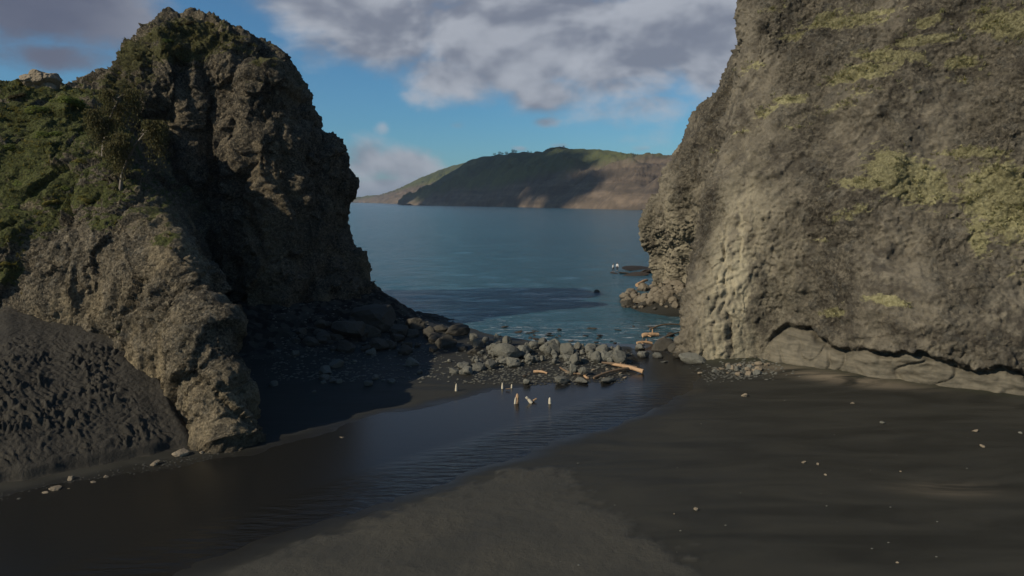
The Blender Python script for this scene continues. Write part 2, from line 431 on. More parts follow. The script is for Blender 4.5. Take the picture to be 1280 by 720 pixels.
# grass patches: photo ellipses carried to real places on the rock
patches_c = [(1130, 222, 62, 20, 1.1), (1085, 228, 34, 9, .9), (1245, 240, 34, 34, 1.), (1265, 268, 30, 22, 1.), (1225, 300, 12, 18, .8), (1215, 190, 22, 9, .8),
             (1075, 88, 38, 12, 1.), (1110, 70, 26, 8, .9), (1045, 30, 34, 9, .8), (1020, 22, 22, 8, .7), (1155, 50, 34, 7, .9), (1202, 78, 22, 8, .9), (1265, 28, 26, 12, .9),
             (1160, 28, 18, 6, .8), (985, 125, 22, 6, .8), (960, 140, 22, 5, .6), (1000, 45, 20, 6, .7), (935, 85, 14, 8, .6), (1046, 390, 12, 7, .9), (1108, 376, 14, 8, .9),
             (930, 165, 10, 5, .5), (1045, 135, 26, 7, .5), (1075, 115, 18, 7, .5), (1210, 100, 20, 5, .4), (1025, 300, 18, 5, .5), (1060, 268, 22, 6, .6), (1270, 345, 12, 7, .5),
             (1100, 16, 18, 5, .7), (1230, 12, 26, 6, .6), (970, 10, 20, 6, .5), (895, 190, 12, 6, .4), (1235, 425, 10, 5, .4), (800, 262, 7, 12, .9), (985, 160, 18, 5, .4), (1140, 110, 12, 4, .4)]
patches_s = [(165, 70, 30, 22, 1.), (200, 40, 34, 12, 1.), (240, 35, 34, 12, .9), (150, 110, 18, 20, .8), (255, 55, 24, 18, .8), (215, 65, 26, 16, .9), (330, 75, 14, 8, .5), (280, 45, 22, 10, .7),
             (175, 100, 20, 10, .6), (300, 60, 20, 8, .5), (370, 100, 14, 8, .4)]
patches_p = [(50, 230, 60, 26, 1.1), (100, 245, 45, 14, 1.), (30, 190, 50, 30, 1.), (90, 150, 60, 40, 1.), (20, 140, 40, 30, .8), (10, 280, 30, 30, .8), (130, 280, 18, 8, .5), (60, 110, 60, 18, 1.),
             (120, 110, 20, 14, .9), (70, 270, 40, 12, .6), (205, 300, 16, 8, .6), (150, 200, 20, 30, .5), (5, 340, 14, 22, .8)]
def patch_field(bvh, V, patches):
    g = np.zeros(len(V), np.float32); out = []
    for px, py, rx, ry, w in patches:
        loc, no = hit(bvh, px, py)
        if loc is None: continue
        d = loc.y / FPX
        tx = Vector((-no.y, no.x, 0));
        if tx.length < .2: tx = Vector((1, 0, 0))
        tx.normalize();
        if tx.x < 0: tx = -tx
        up = no.cross(tx); up = up if up.z > 0 else -up
        ax = rx * d / max(.5, abs(tx.x)); ay = ry * d / max(.35, abs(up.z))
        D = V - np.array(loc)
        a = D @ np.array(tx) / ax; b = D @ np.array(up) / ay; c = D @ np.array(no) / 3.5
        g = np.maximum(g, w * np.exp(-(a * a + b * b) * .9 - c * c)); out.append((loc, no, tx, up, ax, ay, w))
    return g, out
gC, pC = patch_field(bvh_cliff, V2, patches_c)
gC = np.clip(gC + .22 * ss(.25, .7, N2[:, 2]), 0, 1)
vattr(me, 'mask', np.stack([tan, gC, ped], 1))

# ------------------------------------------------------------------ left sea stack
def stack_poly(z):
    zz = max(z, 0)
    if zz > 36.2: return None
    zz = zz * 37.6 / 36.2
    r = lut(zz, [0, 4.1, 8.1, 12.1, 15.6, 18.5, 21.5, 23.4, 26.7, 28.7, 32, 34.5, 36.2, 37.6], [-15.5, -17.6, -19.2, -20.9, -21.3, -20.2, -20.6, -23.2, -24.2, -25.6, -28.0, -30.8, -33.5, -36.5])
    l = lut(zz, [0, 25, 28.7, 31, 34.8, 37.6], [-58, -54, -50, -47.6, -43.8, -41])
    fy = lut(zz, [0, 12, 20, 28, 34, 37.6], [72, 75, 77, 79.5, 83, 87]); by = lut(zz, [0, 20, 37.6], [110, 106, 94])
    T = [(1, 0.05), (.86, -.5), (.45, -.92), (-.1, -1), (-.6, -.92), (-1, -.45), (-.95, .6), (-.3, 1), (.6, .85)]
    cx, cy, hx, hy = (r + l) / 2, 90, (r - l) / 2, 0
    return [(cx + hx * a, 90 + (b * (90 - fy) if b < 0 else b * (by - 90))) for a, b in T]
def seg_sdf(P, a, b, r0, r1):
    a = np.array(a); b = np.array(b); ab = b - a
    t = np.clip(((P - a) @ ab) / (ab @ ab), 0, 1)
    return np.linalg.norm(P - a - t[:, None] * ab, axis=1) - (r0 + (r1 - r0) * t)
def stack_mod(P, f):
    f = f + 2.2 * fbm(P * np.array([.09, .09, .06]), 3, 31) * ss(38, 30, P[:, 2])
    for a, b, r0, r1 in (((-33.5, 72, 0), (-34.2, 79, 27.5), 8.0, 4.7), ((-27.5, 73, 0), (-30.0, 76, 13), 5.5, 2.5), ((-36.5, 74, 5), (-37.5, 80, 22), 4.2, 3.0),
                         ((-24, 77, 3), (-23, 80, 9), 3.0, 1.5), ((-20.5, 80, 12), (-21.5, 84, 24), 1.6, 1.2), ((-42, 74, 26), (-38, 80, 31), 2.2, 2.0)):
        g = seg_sdf(P, a, b, r0, r1)
        k = 1.2; hh = np.clip(.5 - .5 * (f + g) / k, 0, 1)            # smooth subtraction
        f = f * (1 - hh) + (-g) * hh + k * hh * (1 - hh)
    # rib inside the hollow, buttress on the shoulder
    for a, b, r0, r1 in (((-36.6, 82.5, 17), (-36.4, 83.5, 28), 1.5, 1.6), ((-26.2, 80.5, 4), (-27.2, 82, 27), 2.8, 2.3), ((-24, 84, 6), (-25, 86, 22), 2.8, 2.0)):
        f = np.minimum(f, seg_sdf(P, a, b, r0, r1) + .5 * noise(P * .4, 60))
    return f
V, Fq = sdf_rock([stack_poly], [(-60, -12), (66, 112), (-3, 40)], .6, stack_mod)
V, Q, N, rims = fine_rock(V, Fq)
V2 = V + N * crag_displace(V, 1.0, 200, 1.)[:, None]
V2 = close_rims(V2, rims); me = mesh_np('rock_stack', V2, Q); N2 = vnormals(V2, Q)
stack = link('rock_stack', me); me.materials.append(M_stack)
tag(stack, 'tall dark knobbly sea stack left of the channel with grassy top', None, None, 'structure')
bvh_stack = bvh_np(V2, Q)
gS, pS = patch_field(bvh_stack, V2, patches_s)
gS = np.clip(gS + .45 * ss(.3, .75, N2[:, 2]) * ss(16, 28, V2[:, 2]), 0, 1)
tanS = .5 * ss(.1, .5, noise(V2 * .15, 71)) + .5 * np.exp(-((V2[:, 0] + 27) / 2.5) ** 2) * ss(26, 8, V2[:, 2])
vattr(me, 'mask', np.stack([np.clip(tanS, 0, 1), gS, 0 * gS], 1))

# ------------------------------------------------------------------ near spur below the stack
SZ = [0, 4, 8, 12, 15, 18.6, 22, 24.6, 26.0]
SPP = np.array([
 [(-17.3,43.3),(-20,44.0),(-24.8,47),(-30,49.5),(-58,53),(-62,88),(-36,88),(-28,66),(-21,52)],
 [(-18.5,44.5),(-21,45.0),(-25.3,47.6),(-30.5,50.2),(-58,53.4),(-62,88),(-36,87),(-28.5,66),(-22,52)],
 [(-20.6,46.6),(-22,46.8),(-26.3,49),(-31,51.2),(-58,54),(-62,88),(-36,86),(-29.5,66),(-23.4,53)],
 [(-23.2,50),(-24.5,49.6),(-28,51.2),(-33,52.8),(-58,56),(-62,88),(-37,85),(-31,67),(-24.2,56)],
 [(-26.2,54),(-28,53.6),(-31,54.2),(-35,55.6),(-58,58),(-62,88),(-37,84),(-34,69),(-28.5,58.5)],
 [(-32,60),(-33,59.2),(-36,58.8),(-40,59.6),(-58,61),(-63,88),(-38,83),(-37,72),(-34,63)],
 [(-37.5,66),(-38.5,64.6),(-41,63.5),(-45,63.6),(-60,64),(-63,88),(-42,82),(-39,75),(-38,70)],
 [(-38.5,72),(-40,70.2),(-43,69),(-48,68.6),(-60,68),(-63,86),(-44,80),(-40,77),(-38.5,74)],
 [(-42,75),(-43,74.5),(-45,73),(-48,72),(-56,72),(-60,80),(-47,79),(-44,78),(-42.5,77)]], float)
def spur_poly(z):
    if z > 26: return None
    z = max(z, 0); k = min(np.searchsorted(SZ, z, side='right') - 1, len(SZ) - 2)
    t = (z - SZ[k]) / (SZ[k + 1] - SZ[k]); return [tuple(p) for p in SPP[k] * (1 - t) + SPP[k + 1] * t]
def spur_mod(P, f):
    f = f + 1.5 * fbm(P * np.array([.13, .13, .09]), 3, 51)
    for a, b, r0, r1 in (((-18.2, 44.9, 2.9), (-18.9, 46.2, 5.6), 1.35, .9), ((-17.2, 45.5, 2.0), (-17.4, 46.5, 4.0), .9, .7),
                         ((-25.9, 47.3, 3), (-27.3, 49.2, 11), .95, .7), ((-28.6, 49.0, 4), (-29.8, 51, 11), .8, .6), ((-30.4, 49.8, 5), (-31.4, 51.2, 12), .5, .4), ((-22.4, 46.3, 7), (-23.2, 48.3, 11), .9, .6), ((-15.8, 45.5, 2), (-18.2, 50, 9), 1.6, 2.0)):
        g = seg_sdf(P, a, b, r0, r1); k = .8; hh = np.clip(.5 - .5 * (f + g) / k, 0, 1)
        f = f * (1 - hh) + (-g) * hh + k * hh * (1 - hh)
    g = seg_sdf(P, (-17.6, 43.6, -1), (-20.4, 46.6, 7), 1.4, 1.0) + .5 * noise(P * .7, 61); hh = np.clip(.5 + .5 * (f - g) / 1.2, 0, 1); f = f * (1 - hh) + g * hh - 1.2 * hh * (1 - hh)
    return f
V, Fq = sdf_rock([spur_poly], [(-63, -12), (38, 86), (-2.5, 30)], .5, spur_mod)
V, Q, N, rims = fine_rock(V, Fq)
V2 = V + N * (crag_displace(V * 1.25, .62, 300, 1.1) + .05 * ridged(V * 3.5, 2, 333))[:, None]
V2 = close_rims(V2, rims); me = mesh_np('rock_spur', V2, Q); N2 = vnormals(V2, Q)
spur = link('rock_spur', me); me.materials.append(M_spur)
tag(spur, 'pebbly brown rock spur in the left foreground with bushes on top', None, None, 'structure')
bvh_spur = bvh_np(V2, Q)
gP, pP = patch_field(bvh_spur, V2, patches_p)
gP = np.clip(gP + .6 * ss(.25, .7, N2[:, 2]) * ss(10, 15, V2[:, 2]), 0, 1)
tanP = .6 * ss(-.1, .4, noise(V2 * .22, 72)); tanP = np.clip(tanP + .6 * ss(6, 2, V2[:, 2]), 0, 1)
vattr(me, 'mask', np.stack([tanP, gP, 0 * gP], 1))

# ------------------------------------------------------------------ ground
SEA, STREAM = -.30, -.04
near_bank = [G(*p) for p in ((868, 470), (868, 486), (832, 508), (770, 528), (700, 549), (640, 571), (600, 585), (520, 613), (440, 640), (330, 677), (200, 722), (60, 790))]
far_bank = [G(*p) for p in ((-260, 720), (-120, 650), (0, 622), (90, 603), (200, 584), (312, 566), (400, 540), (480, 518), (560, 502), (620, 488), (690, 479), (770, 476), (810, 462), (800, 446))]
outlet = [G(790, 425), G(840, 425), G(862, 450)]
stream_poly = near_bank + far_bank + outlet
shore = [G(*p) for p in ((-600, 396), (455, 396), (500, 398), (540, 406), (590, 421), (640, 428), (700, 432), (760, 437), (790, 431), (850, 431), (868, 425))] + [(60, 80), (9000, 80), (9000, 9000), (-9000, 9000), (-9000, 98)]
dry_poly = [G(*p) for p in ((250, 740), (330, 700), (440, 662), (540, 625), (600, 604), (640, 592), (690, 590), (725, 605), (745, 640), (800, 672), (850, 700), (890, 740), (890, 1100), (250, 1100))]
bank_o = np.array(G(0, 604)); bank_t = np.array(G(235, 560)) - bank_o; bank_t /= np.linalg.norm(bank_t); bank_n = np.array([-bank_t[1], bank_t[0]])

def ground_z(X, Y):
    P = np.stack([X, Y, 0 * X], 1)
    ds = poly_sdf(X, Y, stream_poly) + .5 * fbm(P * .35, 3, 400); dw = poly_sdf(X, Y, shore)
    z = -.04 + .28 * (1 - np.exp(-np.maximum(ds, 0) / 5.)) + .12 * ss(4, 16, ds)
    z = np.where(ds < 0, -.04 + .10 * ds.clip(-2, 0), z)
    z = z + .05 * fbm(P * .12, 3, 401)
    fl = ss(66, 82, Y) * .0
    # boulder bar a little higher, then down into the sea
    bar = np.exp(-((dw - 3.5) / 3.4) ** 2) * ss(.3, 1.5, ds) * .5
    z = z + bar
    z = np.where(dw < 3, z + (dw - 3) * .10, z).clip(-6, None)
    # the sand climbs to the foot of the stack
    dk = poly_sdf(X, Y, stack_poly(0))
    z = z + (2.6 * ss(9, -1, dk) + .5 * ss(16, 3, dk)) * ss(.5, 5, ds) * ss(-1, 5, dw)
    dc = poly_sdf(X, Y, cliff_poly(0))
    z = z + .45 * ss(5, 0, dc) * ss(0, 3, ds) * ss(0, 4, dw)
    z = np.maximum(z, 4.6 * np.exp(-((X - 24.5) / 5.0) ** 2 - ((Y - 103.5) / 6.) ** 2) - .75)
    return z, ds, dw, dc
def axis(lo, hi, step, far, k=1.16):
    a = list(np.arange(lo, hi + step / 2, step)); s = step
    while a[-1] < far: s *= k; a.append(a[-1] + s)
    s = step
    while a[0] > -far: s *= k; a.insert(0, a[0] - s)
    return np.array(a)
def grid_mesh(xs, ys):
    X, Y = np.meshgrid(xs, ys, indexing='ij'); n, m = len(xs), len(ys)
    I = np.arange(n * m).reshape(n, m)
    F = np.stack([I[:-1, :-1], I[1:, :-1], I[1:, 1:], I[:-1, 1:]], -1).reshape(-1, 4)
    return X.ravel(), Y.ravel(), F
X, Y, F = grid_mesh(axis(-45, 50, .22, 12000), axis(20, 100, .22, 12000))
Z, ds, dw, dc = ground_z(X, Y)
P3 = np.stack([X, Y, 0 * X], 1)
dd = poly_sdf(X, Y, dry_poly) + .9 * fbm(P3 * .35, 5, 410, .6)
dry = ss(.7, -.5, dd + .9 * fbm(P3 * 1.1, 4, 415, .75)) * (.8 + .4 * noise(P3 * .3, 416)) * ss(.2, .9, ds)
damp = ss(6, 0, ds) * (ds > -.5)
near = (np.abs(X) < 60) & (Y > 10) & (Y < 110)
tx = np.zeros_like(Z)
sc_ = ss(12, 3, poly_sdf(X, Y, stack_poly(0))) * ss(1, 4, ds) * near
tx[near] = .035 * dry[near] * (fbm(P3[near] * 1.6, 3, 420, .7) + .3 * ridged(P3[near] * .8, 2, 421)) + .03 * dry[near] + .012 * fbm(P3[near] * np.array([.5, 1.4, 1]), 3, 425)
tx[near] += .035 * dry[near] * ridged(P3[near] * 1.7, 2, 440) + .010 * fbm(P3[near] * 2., 2, 441)
tx[near] += (sc_[near] * (.30 * ridged(P3[near] * .45, 3, 430, .6) + .25 * fbm(P3[near] * .9, 2, 431)))
Z = Z + tx
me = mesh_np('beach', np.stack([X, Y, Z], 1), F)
kb = ((np.abs(X) < 60) & (Y < 180))[F].all(1); bvh_beach = BVHTree.FromPolygons(np.stack([X, Y, Z], 1).tolist(), F[kb].tolist())
SDX = (X - 25) * .8 - (Y - 62) * .6
u = (X - G(1040, 478)[0]) * AD[0] + (Y - G(1040, 478)[1]) * AD[1]; v = -(X - G(1040, 478)[0]) * AD[1] + (Y - G(1040, 478)[1]) * AD[0]
tanm = np.exp(-(u / 6) ** 2 - ((v + .12 * u) / 1.4) ** 2) * 1.0
tanm = np.maximum(tanm, .5 * np.exp(-((X - G(1190, 620)[0]) / 2.2) ** 2 - ((Y - G(1190, 620)[1]) / .8) ** 2))
sh = ss(2.5, .1, ds) * ss(-.6, .2, ds)
green = .8 * ss(2.4, 0, dc) * ss(0, 3, ds)
vattr(me, 'mask', np.stack([dry, ss(1.6, .1, ds) * .9 + .5 * ss(8, 1, ds) * 0, np.clip(tanm, 0, 1)], 1))
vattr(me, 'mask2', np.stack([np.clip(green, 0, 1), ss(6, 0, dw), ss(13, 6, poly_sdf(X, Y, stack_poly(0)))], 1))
m, t, b, pos = material('black_sand')
sp = t.node('ShaderNodeSeparateColor', {0: t.node('ShaderNodeAttribute', attribute_name='mask').outputs['Color']})
sp2 = t.node('ShaderNodeSeparateColor', {0: t.node('ShaderNodeAttribute', attribute_name='mask2').outputs['Color']})
flow = t.noise(t.mapping(pos, (.10, .42, 1), (0, 0, R(-26))), 1., 6, .6, .8)
mott = t.noise(pos, .5, 5, .6); fin = t.noise(pos, 9, 4, .7)
c = t.mix(t.ramp(flow, .32, .68), (.0190, .0180, .0135), (.0360, .0335, .0250))
c = t.mix(t.ramp(mott, .4, .7, 0, .5), c, (.028, .027, .022))
c = t.mix(sp.outputs[0], c, t.mix(fin, (.045, .042, .033), (.066, .061, .048)))
c = t.mix(t.math('MULTIPLY', sp.outputs[2], t.ramp(flow, .35, .62)), c, (.20, .16, .11))
c = t.mix(t.math('MULTIPLY', sp2.outputs[0], .5), c, (.040, .045, .022))
c = t.mix(sp2.outputs[2], c, t.mix(t.ramp(t.node('ShaderNodeSeparateColor', {0: t.vor(pos, 1.4, out='Color')}).outputs[0], .35, .9), (.011, .010, .008), (.050, .045, .034)))  # rubble at the stack foot, coloured near black to deepen the shade there
c = t.mix(sp.outputs[1], c, (.017, .016, .013))
t.put(b.inputs['Base Color'], c)
rg = t.math('SUBTRACT', t.ramp(flow, .3, .7, .62, .80), t.math('MULTIPLY', sp.outputs[1], .35))
t.put(b.inputs['Roughness'], t.math('MAXIMUM', rg, t.math('MULTIPLY', t.math('MAXIMUM', sp.outputs[0], sp2.outputs[2]), .95)))
b.inputs['Specular IOR Level'].default_value = .22
bh = t.math('MULTIPLY', t.noise(pos, 3.2, 6, .7), t.math('ADD', t.math('MULTIPLY', sp.outputs[0], 1.3), .16))
bump(t, b, [(bh, .06, .8), (t.noise(pos, 30, 3, .7), .006, .6)])
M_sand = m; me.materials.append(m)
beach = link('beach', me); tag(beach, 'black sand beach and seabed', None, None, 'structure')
def gz(x, y):
    l, n_, i, d_ = bvh_beach.ray_cast(Vector((x, y, 60)), Vector((0, 0, -1))); return l.z
def ghit(px, py, low=-.35):
    d = ray(px, py); l, n_, i, d_ = bvh_beach.ray_cast(Vector((0, 0, CAM_H)), d.normalized())
    if l is None or l.z < low: x, y = G(px, py, low); return x, y, low
    return l.x, l.y, l.z

# sand bank against the spur
us = np.arange(-14, 13, .075); vs_ = np.arange(-1.6, 21, .075)
U_, V_, F = grid_mesh(us, vs_)
bx = bank_o[0] + U_ * bank_t[0] + V_ * bank_n[0]; by = bank_o[1] + U_ * bank_t[1] + V_ * bank_n[1]
g0 = ground_z(bx, by)[0]
Pb = np.stack([U_, V_, 0 * U_], 1)
wob = .5 * fbm(np.stack([U_ * .3, 0 * U_, 0 * U_], 1), 3, 500)
h = .50 * ss(-.25, .15, V_ + wob) + .60 * np.maximum(V_ + wob, 0) - .013 * np.maximum(V_, 0) ** 2
h = h + .25 * fbm(Pb * .16, 3, 501) * ss(0, 3, V_)
Pr = Pb + .5 * np.stack([noise(Pb * .8, 510), noise(Pb * .8, 511), 0 * U_], 1)
rz = (Pr @ np.array([[.86, -.5, 0], [.5, .86, 0], [0, 0, 1]])) * np.array([3.6, 1.7, 1])
scour = (np.abs(noise(rz, 512)) * .8 + .5 * np.abs(noise(rz * 1.9 + 5, 513))) - .25
sm = ss(12.5, 8.5, V_ + 1.4 * noise(Pb * .22, 515)) * ss(.0, .5, V_) * ss(10.2, 8.0, U_ + .30 * V_ + noise(Pb * .4, 517))
h = h + (.25 + .55 * ss(-.25, .3, noise(Pb * .45, 518))) * (scour + .35 * np.abs(noise(rz * .45, 519))) * sm + .05 * fbm(Pb * 1.8, 4, 516, .7)
end = ss(10.8, 9.2, U_ + .10 * V_)                        # the bank runs out against the nose of the spur
zb = g0 + (h + .0) * end * ss(-1.6, -.1, V_) - .12 + .10 * ss(-1.6, 0, V_)
me = mesh_np('sand_bank', np.stack([bx, by, zb], 1), F)
m, t, b, pos = material('bank_sand')
n1 = t.noise(pos, .6, 5, .6); n2 = t.noise(pos, 6, 5, .7)
c = t.mix(t.ramp(n1, .35, .65), (.038, .033, .025), (.058, .050, .037)); c = t.mix(t.ramp(n2, .3, .7, .5, 0), c, (.028, .026, .022))
t.put(b.inputs['Base Color'], c); b.inputs['Roughness'].default_value = .95
bump(t, b, [(n2, .12, .9), (t.noise(pos, 26, 3, .7), .02, .8)])
me.materials.append(m); tag(link('sand_bank', me), 'steep bank of dark wind scoured sand against the left spur', None, None, 'structure')

# ------------------------------------------------------------------ water
def water_mat(name, deep, rip=False):
    m, t, b, pos = material(name)
    big = t.noise(t.mapping(pos, (.006, .02, 1)), 1., 4, .6)
    c = t.mix(t.ramp(big, .3, .7), deep, tuple(x * 1.12 for x in deep))
    t.put(b.inputs['Base Color'], c); b.inputs['IOR'].default_value = 1.33; b.inputs['Specular IOR Level'].default_value = .5
    if rip:
        b.inputs['Roughness'].default_value = .26; b.inputs['Specular IOR Level'].default_value = .38
        at = t.node('ShaderNodeSeparateColor', {0: t.node('ShaderNodeAttribute', attribute_name='mask').outputs['Color']})
        wv = t.noise(t.mapping(pos, (.55, 2.6, 1), (0, 0, R(-8))), 1., 3, .5, .3)
        h1 = t.math('MULTIPLY', wv, at.outputs[0])
        bump(t, b, [(h1, .15, 1.), (t.noise(t.mapping(pos, (1, 2.5, 1), (0, 0, R(-25))), 1.2, 4, .6), .014, .8)])
    else:
        at = t.node('ShaderNodeSeparateColor', {0: t.node('ShaderNodeAttribute', attribute_name='mask').outputs['Color']})
        foam = t.math('MULTIPLY', at.outputs[0], t.ramp(t.noise(t.mapping(pos, (.5, 1.3, 1)), .9, 6, .75, .5), .55, .63))
        c2 = t.mix(foam, c, (.45, .46, .47)); t.put(b.inputs['Base Color'], c2)
        t.put(b.inputs['Roughness'], t.math('ADD', .16, t.math('MULTIPLY', foam, .6)))
        w1 = t.noise(t.mapping(pos, (.16, .40, 1), (0, 0, R(12))), 1., 5, .62, .4)
        w2 = t.noise(t.mapping(pos, (.7, 1.7, 1), (0, 0, R(-8))), 1., 4, .6, .3)
        bump(t, b, [(w1, 1.5, .9), (w2, .50, 1.), (t.noise(t.mapping(pos, (1.6, 4.5, 1)), 1., 3, .6), .12, .8)])
    return m
ys = [62.]; s = .5
while ys[-1] < 30000: ys.append(ys[-1] + s); s *= 1.022 if ys[-1] < 400 else 1.15
xs = [0.]; s = .8
while xs[-1] < 30000: xs.append(xs[-1] + s); s *= 1.0 if xs[-1] < 70 else 1.2
xs = np.array([-x for x in xs[:0:-1]] + xs)
X, Y, F = grid_mesh(xs, np.array(ys))
nr = (Y < 420) & (np.abs(X) < 260)
Z = np.full(len(X), SEA, np.float32); PP = np.stack([X, Y, 0 * X], 1)
Z[nr] += (.16 * fbm(PP[nr] * np.array([.10, .26, 1]), 3, 600) * ss(70, 100, Y[nr])).astype(np.float32)
me = mesh_np('sea', np.stack([X, Y, Z], 1), F)
_, ds_, dw_, _ = ground_z(X, Y)
dcl = poly_sdf(X, Y, cliff_poly(0))
foam = ss(14, 1, np.abs(dw_ + 4)) * ss(-12, 4, X) * .9 + .7 * ss(5, 0, dcl - 2) * (Y > 90)
vattr(me, 'mask', np.stack([np.clip(foam, 0, 1), 0 * X, 0 * X], 1))
me.materials.append(water_mat('sea_water', (.030, .082, .106))); tag(link('sea', me), 'dark blue rippled harbour water', None, None, 'structure')
X, Y, F = grid_mesh(np.arange(-70, 22, .5), np.arange(15, 92, .5))
dss = poly_sdf(X, Y, stream_poly)
zst = STREAM - .30 * ss(64, 80, Y)
me = mesh_np('stream', np.stack([X, Y, zst], 1), F)
a = np.array(G(540, 600)); bb = np.array(G(850, 490)); tt = (bb - a) / np.linalg.norm(bb - a)
dl = np.abs(-(X - a[0]) * tt[1] + (Y - a[1]) * tt[0] - 1.0)
vattr(me, 'mask', np.stack([ss(3.2, .6, dl), 0 * X, 0 * X], 1))
keep = (dss < 3)[F].any(1)
me2 = mesh_np('stream', np.stack([X, Y, zst], 1), F[keep]); vattr(me2, 'mask', np.stack([ss(3.2, .6, dl), 0 * X, 0 * X], 1))
me2.materials.append(water_mat('stream_water', (.012, .0115, .010), True)); tag(link('stream', me2), 'shallow dark stream crossing the sand to the sea', None, None, 'structure')

# ------------------------------------------------------------------ far headland
def headland(name, C, n, m, seed, mat, label):
    """C rows: along x: shore X, shore Y, crest X, crest Y, crest Z"""
    C = np.array(C, float); u = np.linspace(0, len(C) - 1, n); k = np.arange(len(C))
    sx, sy, rx, ry, rz = [np.interp(u, k, C[:, i]) for i in range(5)]
    v = np.linspace(-.03, 2.4, m); U, Vv = np.meshgrid(u, v, indexing='ij')
    def ex(a): return np.repeat(a[:, None], m, 1)
    X = ex(sx) + (ex(rx) - ex(sx)) * Vv; Y = ex(sy) + (ex(ry) - ex(sy)) * Vv
    prof = np.where(Vv < 1, np.sign(Vv) * np.abs(Vv) ** .75, 1 - .5 * np.maximum(Vv - 1, 0) ** 1.3)
    Z = ex(rz) * prof - 2
    P = np.stack([X.ravel(), Y.ravel(), 0 * X.ravel()], 1)
    Pw = P + 60 * np.stack([noise(P / 260, seed), noise(P / 260, seed + 1), 0 * P[:, 0]], 1)
    rel = (1 - np.clip(np.abs(Vv.ravel() - .45) / .6, 0, 1)) ** .7
    Z = Z.ravel() + (rel * (26 * ridged(Pw / 170, 4, seed + 2, .55) - 12) + 5 * fbm(P / 60, 4, seed + 5) * ss(-.02, .15, Vv.ravel()))
    I = np.arange(n * m).reshape(n, m); F = np.stack([I[:-1, :-1], I[1:, :-1], I[1:, 1:], I[:-1, 1:]], -1).reshape(-1, 4)
    V = np.stack([X.ravel(), Y.ravel(), Z], 1)
    me = mesh_np(name, V, F)
    vattr(me, 'mask', np.stack([Vv.ravel() / 2.4, ss(30, 70, 0 * Z) + Z / 200, U.ravel() / (len(C) - 1)], 1))
    me.materials.append(mat); tag(link(name, me), label, None, None, 'structure'); return me, V, F
m, t, b, pos = material('headland_soil')
at = t.node('ShaderNodeSeparateColor', {0: t.node('ShaderNodeAttribute', attribute_name='mask').outputs['Color']})
ns = t.noise(pos, .006, 7, .62, .5); nf = t.noise(pos, .05, 6, .7)
bands = t.noise(t.mapping(pos, (.004, .004, .05)), 1., 5, .6, .3)
soil = t.mix(t.ramp(bands, .35, .65), (.095, .074, .056), (.19, .142, .10)); soil = t.mix(t.ramp(nf, .35, .7, .5, 0), soil, (.035, .030, .024))
grs = t.mix(t.ramp(ns, .3, .7), (.045, .058, .022), (.105, .110, .042)); grs = t.mix(t.ramp(nf, .45, .75, 0, .6), grs, (.022, .030, .013))
east = at.outputs[2]
k = t.math('SUBTRACT', t.math('ADD', at.outputs[1], t.math('MULTIPLY', ns, .45)), t.math('MULTIPLY', east, .62))
t.put(b.inputs['Base Color'], t.mix(t.ramp(k, .22, .42), soil, grs)); b.inputs['Roughness'].default_value = .95; b.inputs['Specular IOR Level'].default_value = .1
bump(t, b, [(nf, 6., .6)])
M_head = m
def crest(px, py, Y): p = W(px, py, Y); return (p.x, p.y, p.z)
def sh_(px, py): return G(px, py, SEA)
rows = []
for (spx, spy, cpx, cpy, cy) in ((497, 256.2, 500, 253, 3100), (520, 256.6, 528, 240, 3000), (548, 257, 560, 218, 2850), (575, 257.4, 590, 200, 2700), (610, 258, 625, 193, 2500), (650, 259, 665, 190.5, 2250),
                                 (695, 260, 700, 184, 2050), (725, 260.8, 728, 188, 1950), (760, 261.6, 765, 189.5, 1850), (800, 262.6, 795, 194, 1750), (850, 263.5, 845, 195, 1650), (930, 264.5, 920, 190, 1600), (1050, 266, 1040, 200, 1500)):
    s_ = sh_(spx, spy); c_ = crest(cpx, cpy, cy); rows.append((*s_, *c_))
me_h, Vh, Fh = headland('headland', rows, 420, 130, 700, M_head, 'brown and green headland across the water')
rows = []
for (spx, spy, cpx, cpy, cy) in ((436, 253.4, 436, 251, 6600), (455, 253.6, 460, 246.5, 6200), (470, 254., 478, 245, 5700), (485, 254.6, 500, 237, 5200), (505, 255, 530, 221, 4600), (530, 255.2, 560, 209, 4300), (560, 255.4, 588, 202, 4100), (600, 256, 620, 200, 4000)):
    s_ = sh_(spx, spy); c_ = crest(cpx, cpy, cy); rows.append((*s_, *c_))
headland('far_hill', rows, 240, 90, 720, M_head, 'pale green hill behind the headland on the left')
rows = [(*sh_(380, 252.9), *crest(380, 250.6, 9000)), (*sh_(470, 252.9), *crest(470, 250.4, 9000)), (*sh_(520, 252.9), *crest(520, 251, 9000))]
bvh_head = BVHTree.FromPolygons([tuple(v) for v in Vh], [tuple(f) for f in Fh.tolist()])

# ------------------------------------------------------------------ plants
def plant_mat(name, a, b_, scale=1.5, tip=None):
    m, t, b, pos = material(name)
    oi = t.node('ShaderNodeObjectInfo').outputs['Random']
    c = t.mix(t.ramp(t.noise(pos, scale, 3), .3, .7), a, b_)
    isl = t.node('ShaderNodeNewGeometry').outputs['Random Per Island']
    c = t.mix(t.math('MULTIPLY', isl, .4), c, tuple(x * .45 for x in a))
    t.put(b.inputs['Base Color'], c); b.inputs['Roughness'].default_value = .8; b.inputs['Specular IOR Level'].default_value = .15
    tr = t.node('ShaderNodeBsdfTranslucent', {'Color': c}); mx = t.node('ShaderNodeMixShader', {0: .38, 1: b.outputs[0], 2: tr.outputs[0]}); t.l.new(mx.outputs[0], m.node_tree.nodes['Material Output'].inputs[0])
    return m
M_grassC = plant_mat('dry_cliff_grass', (.38, .36, .17), (.52, .48, .28))
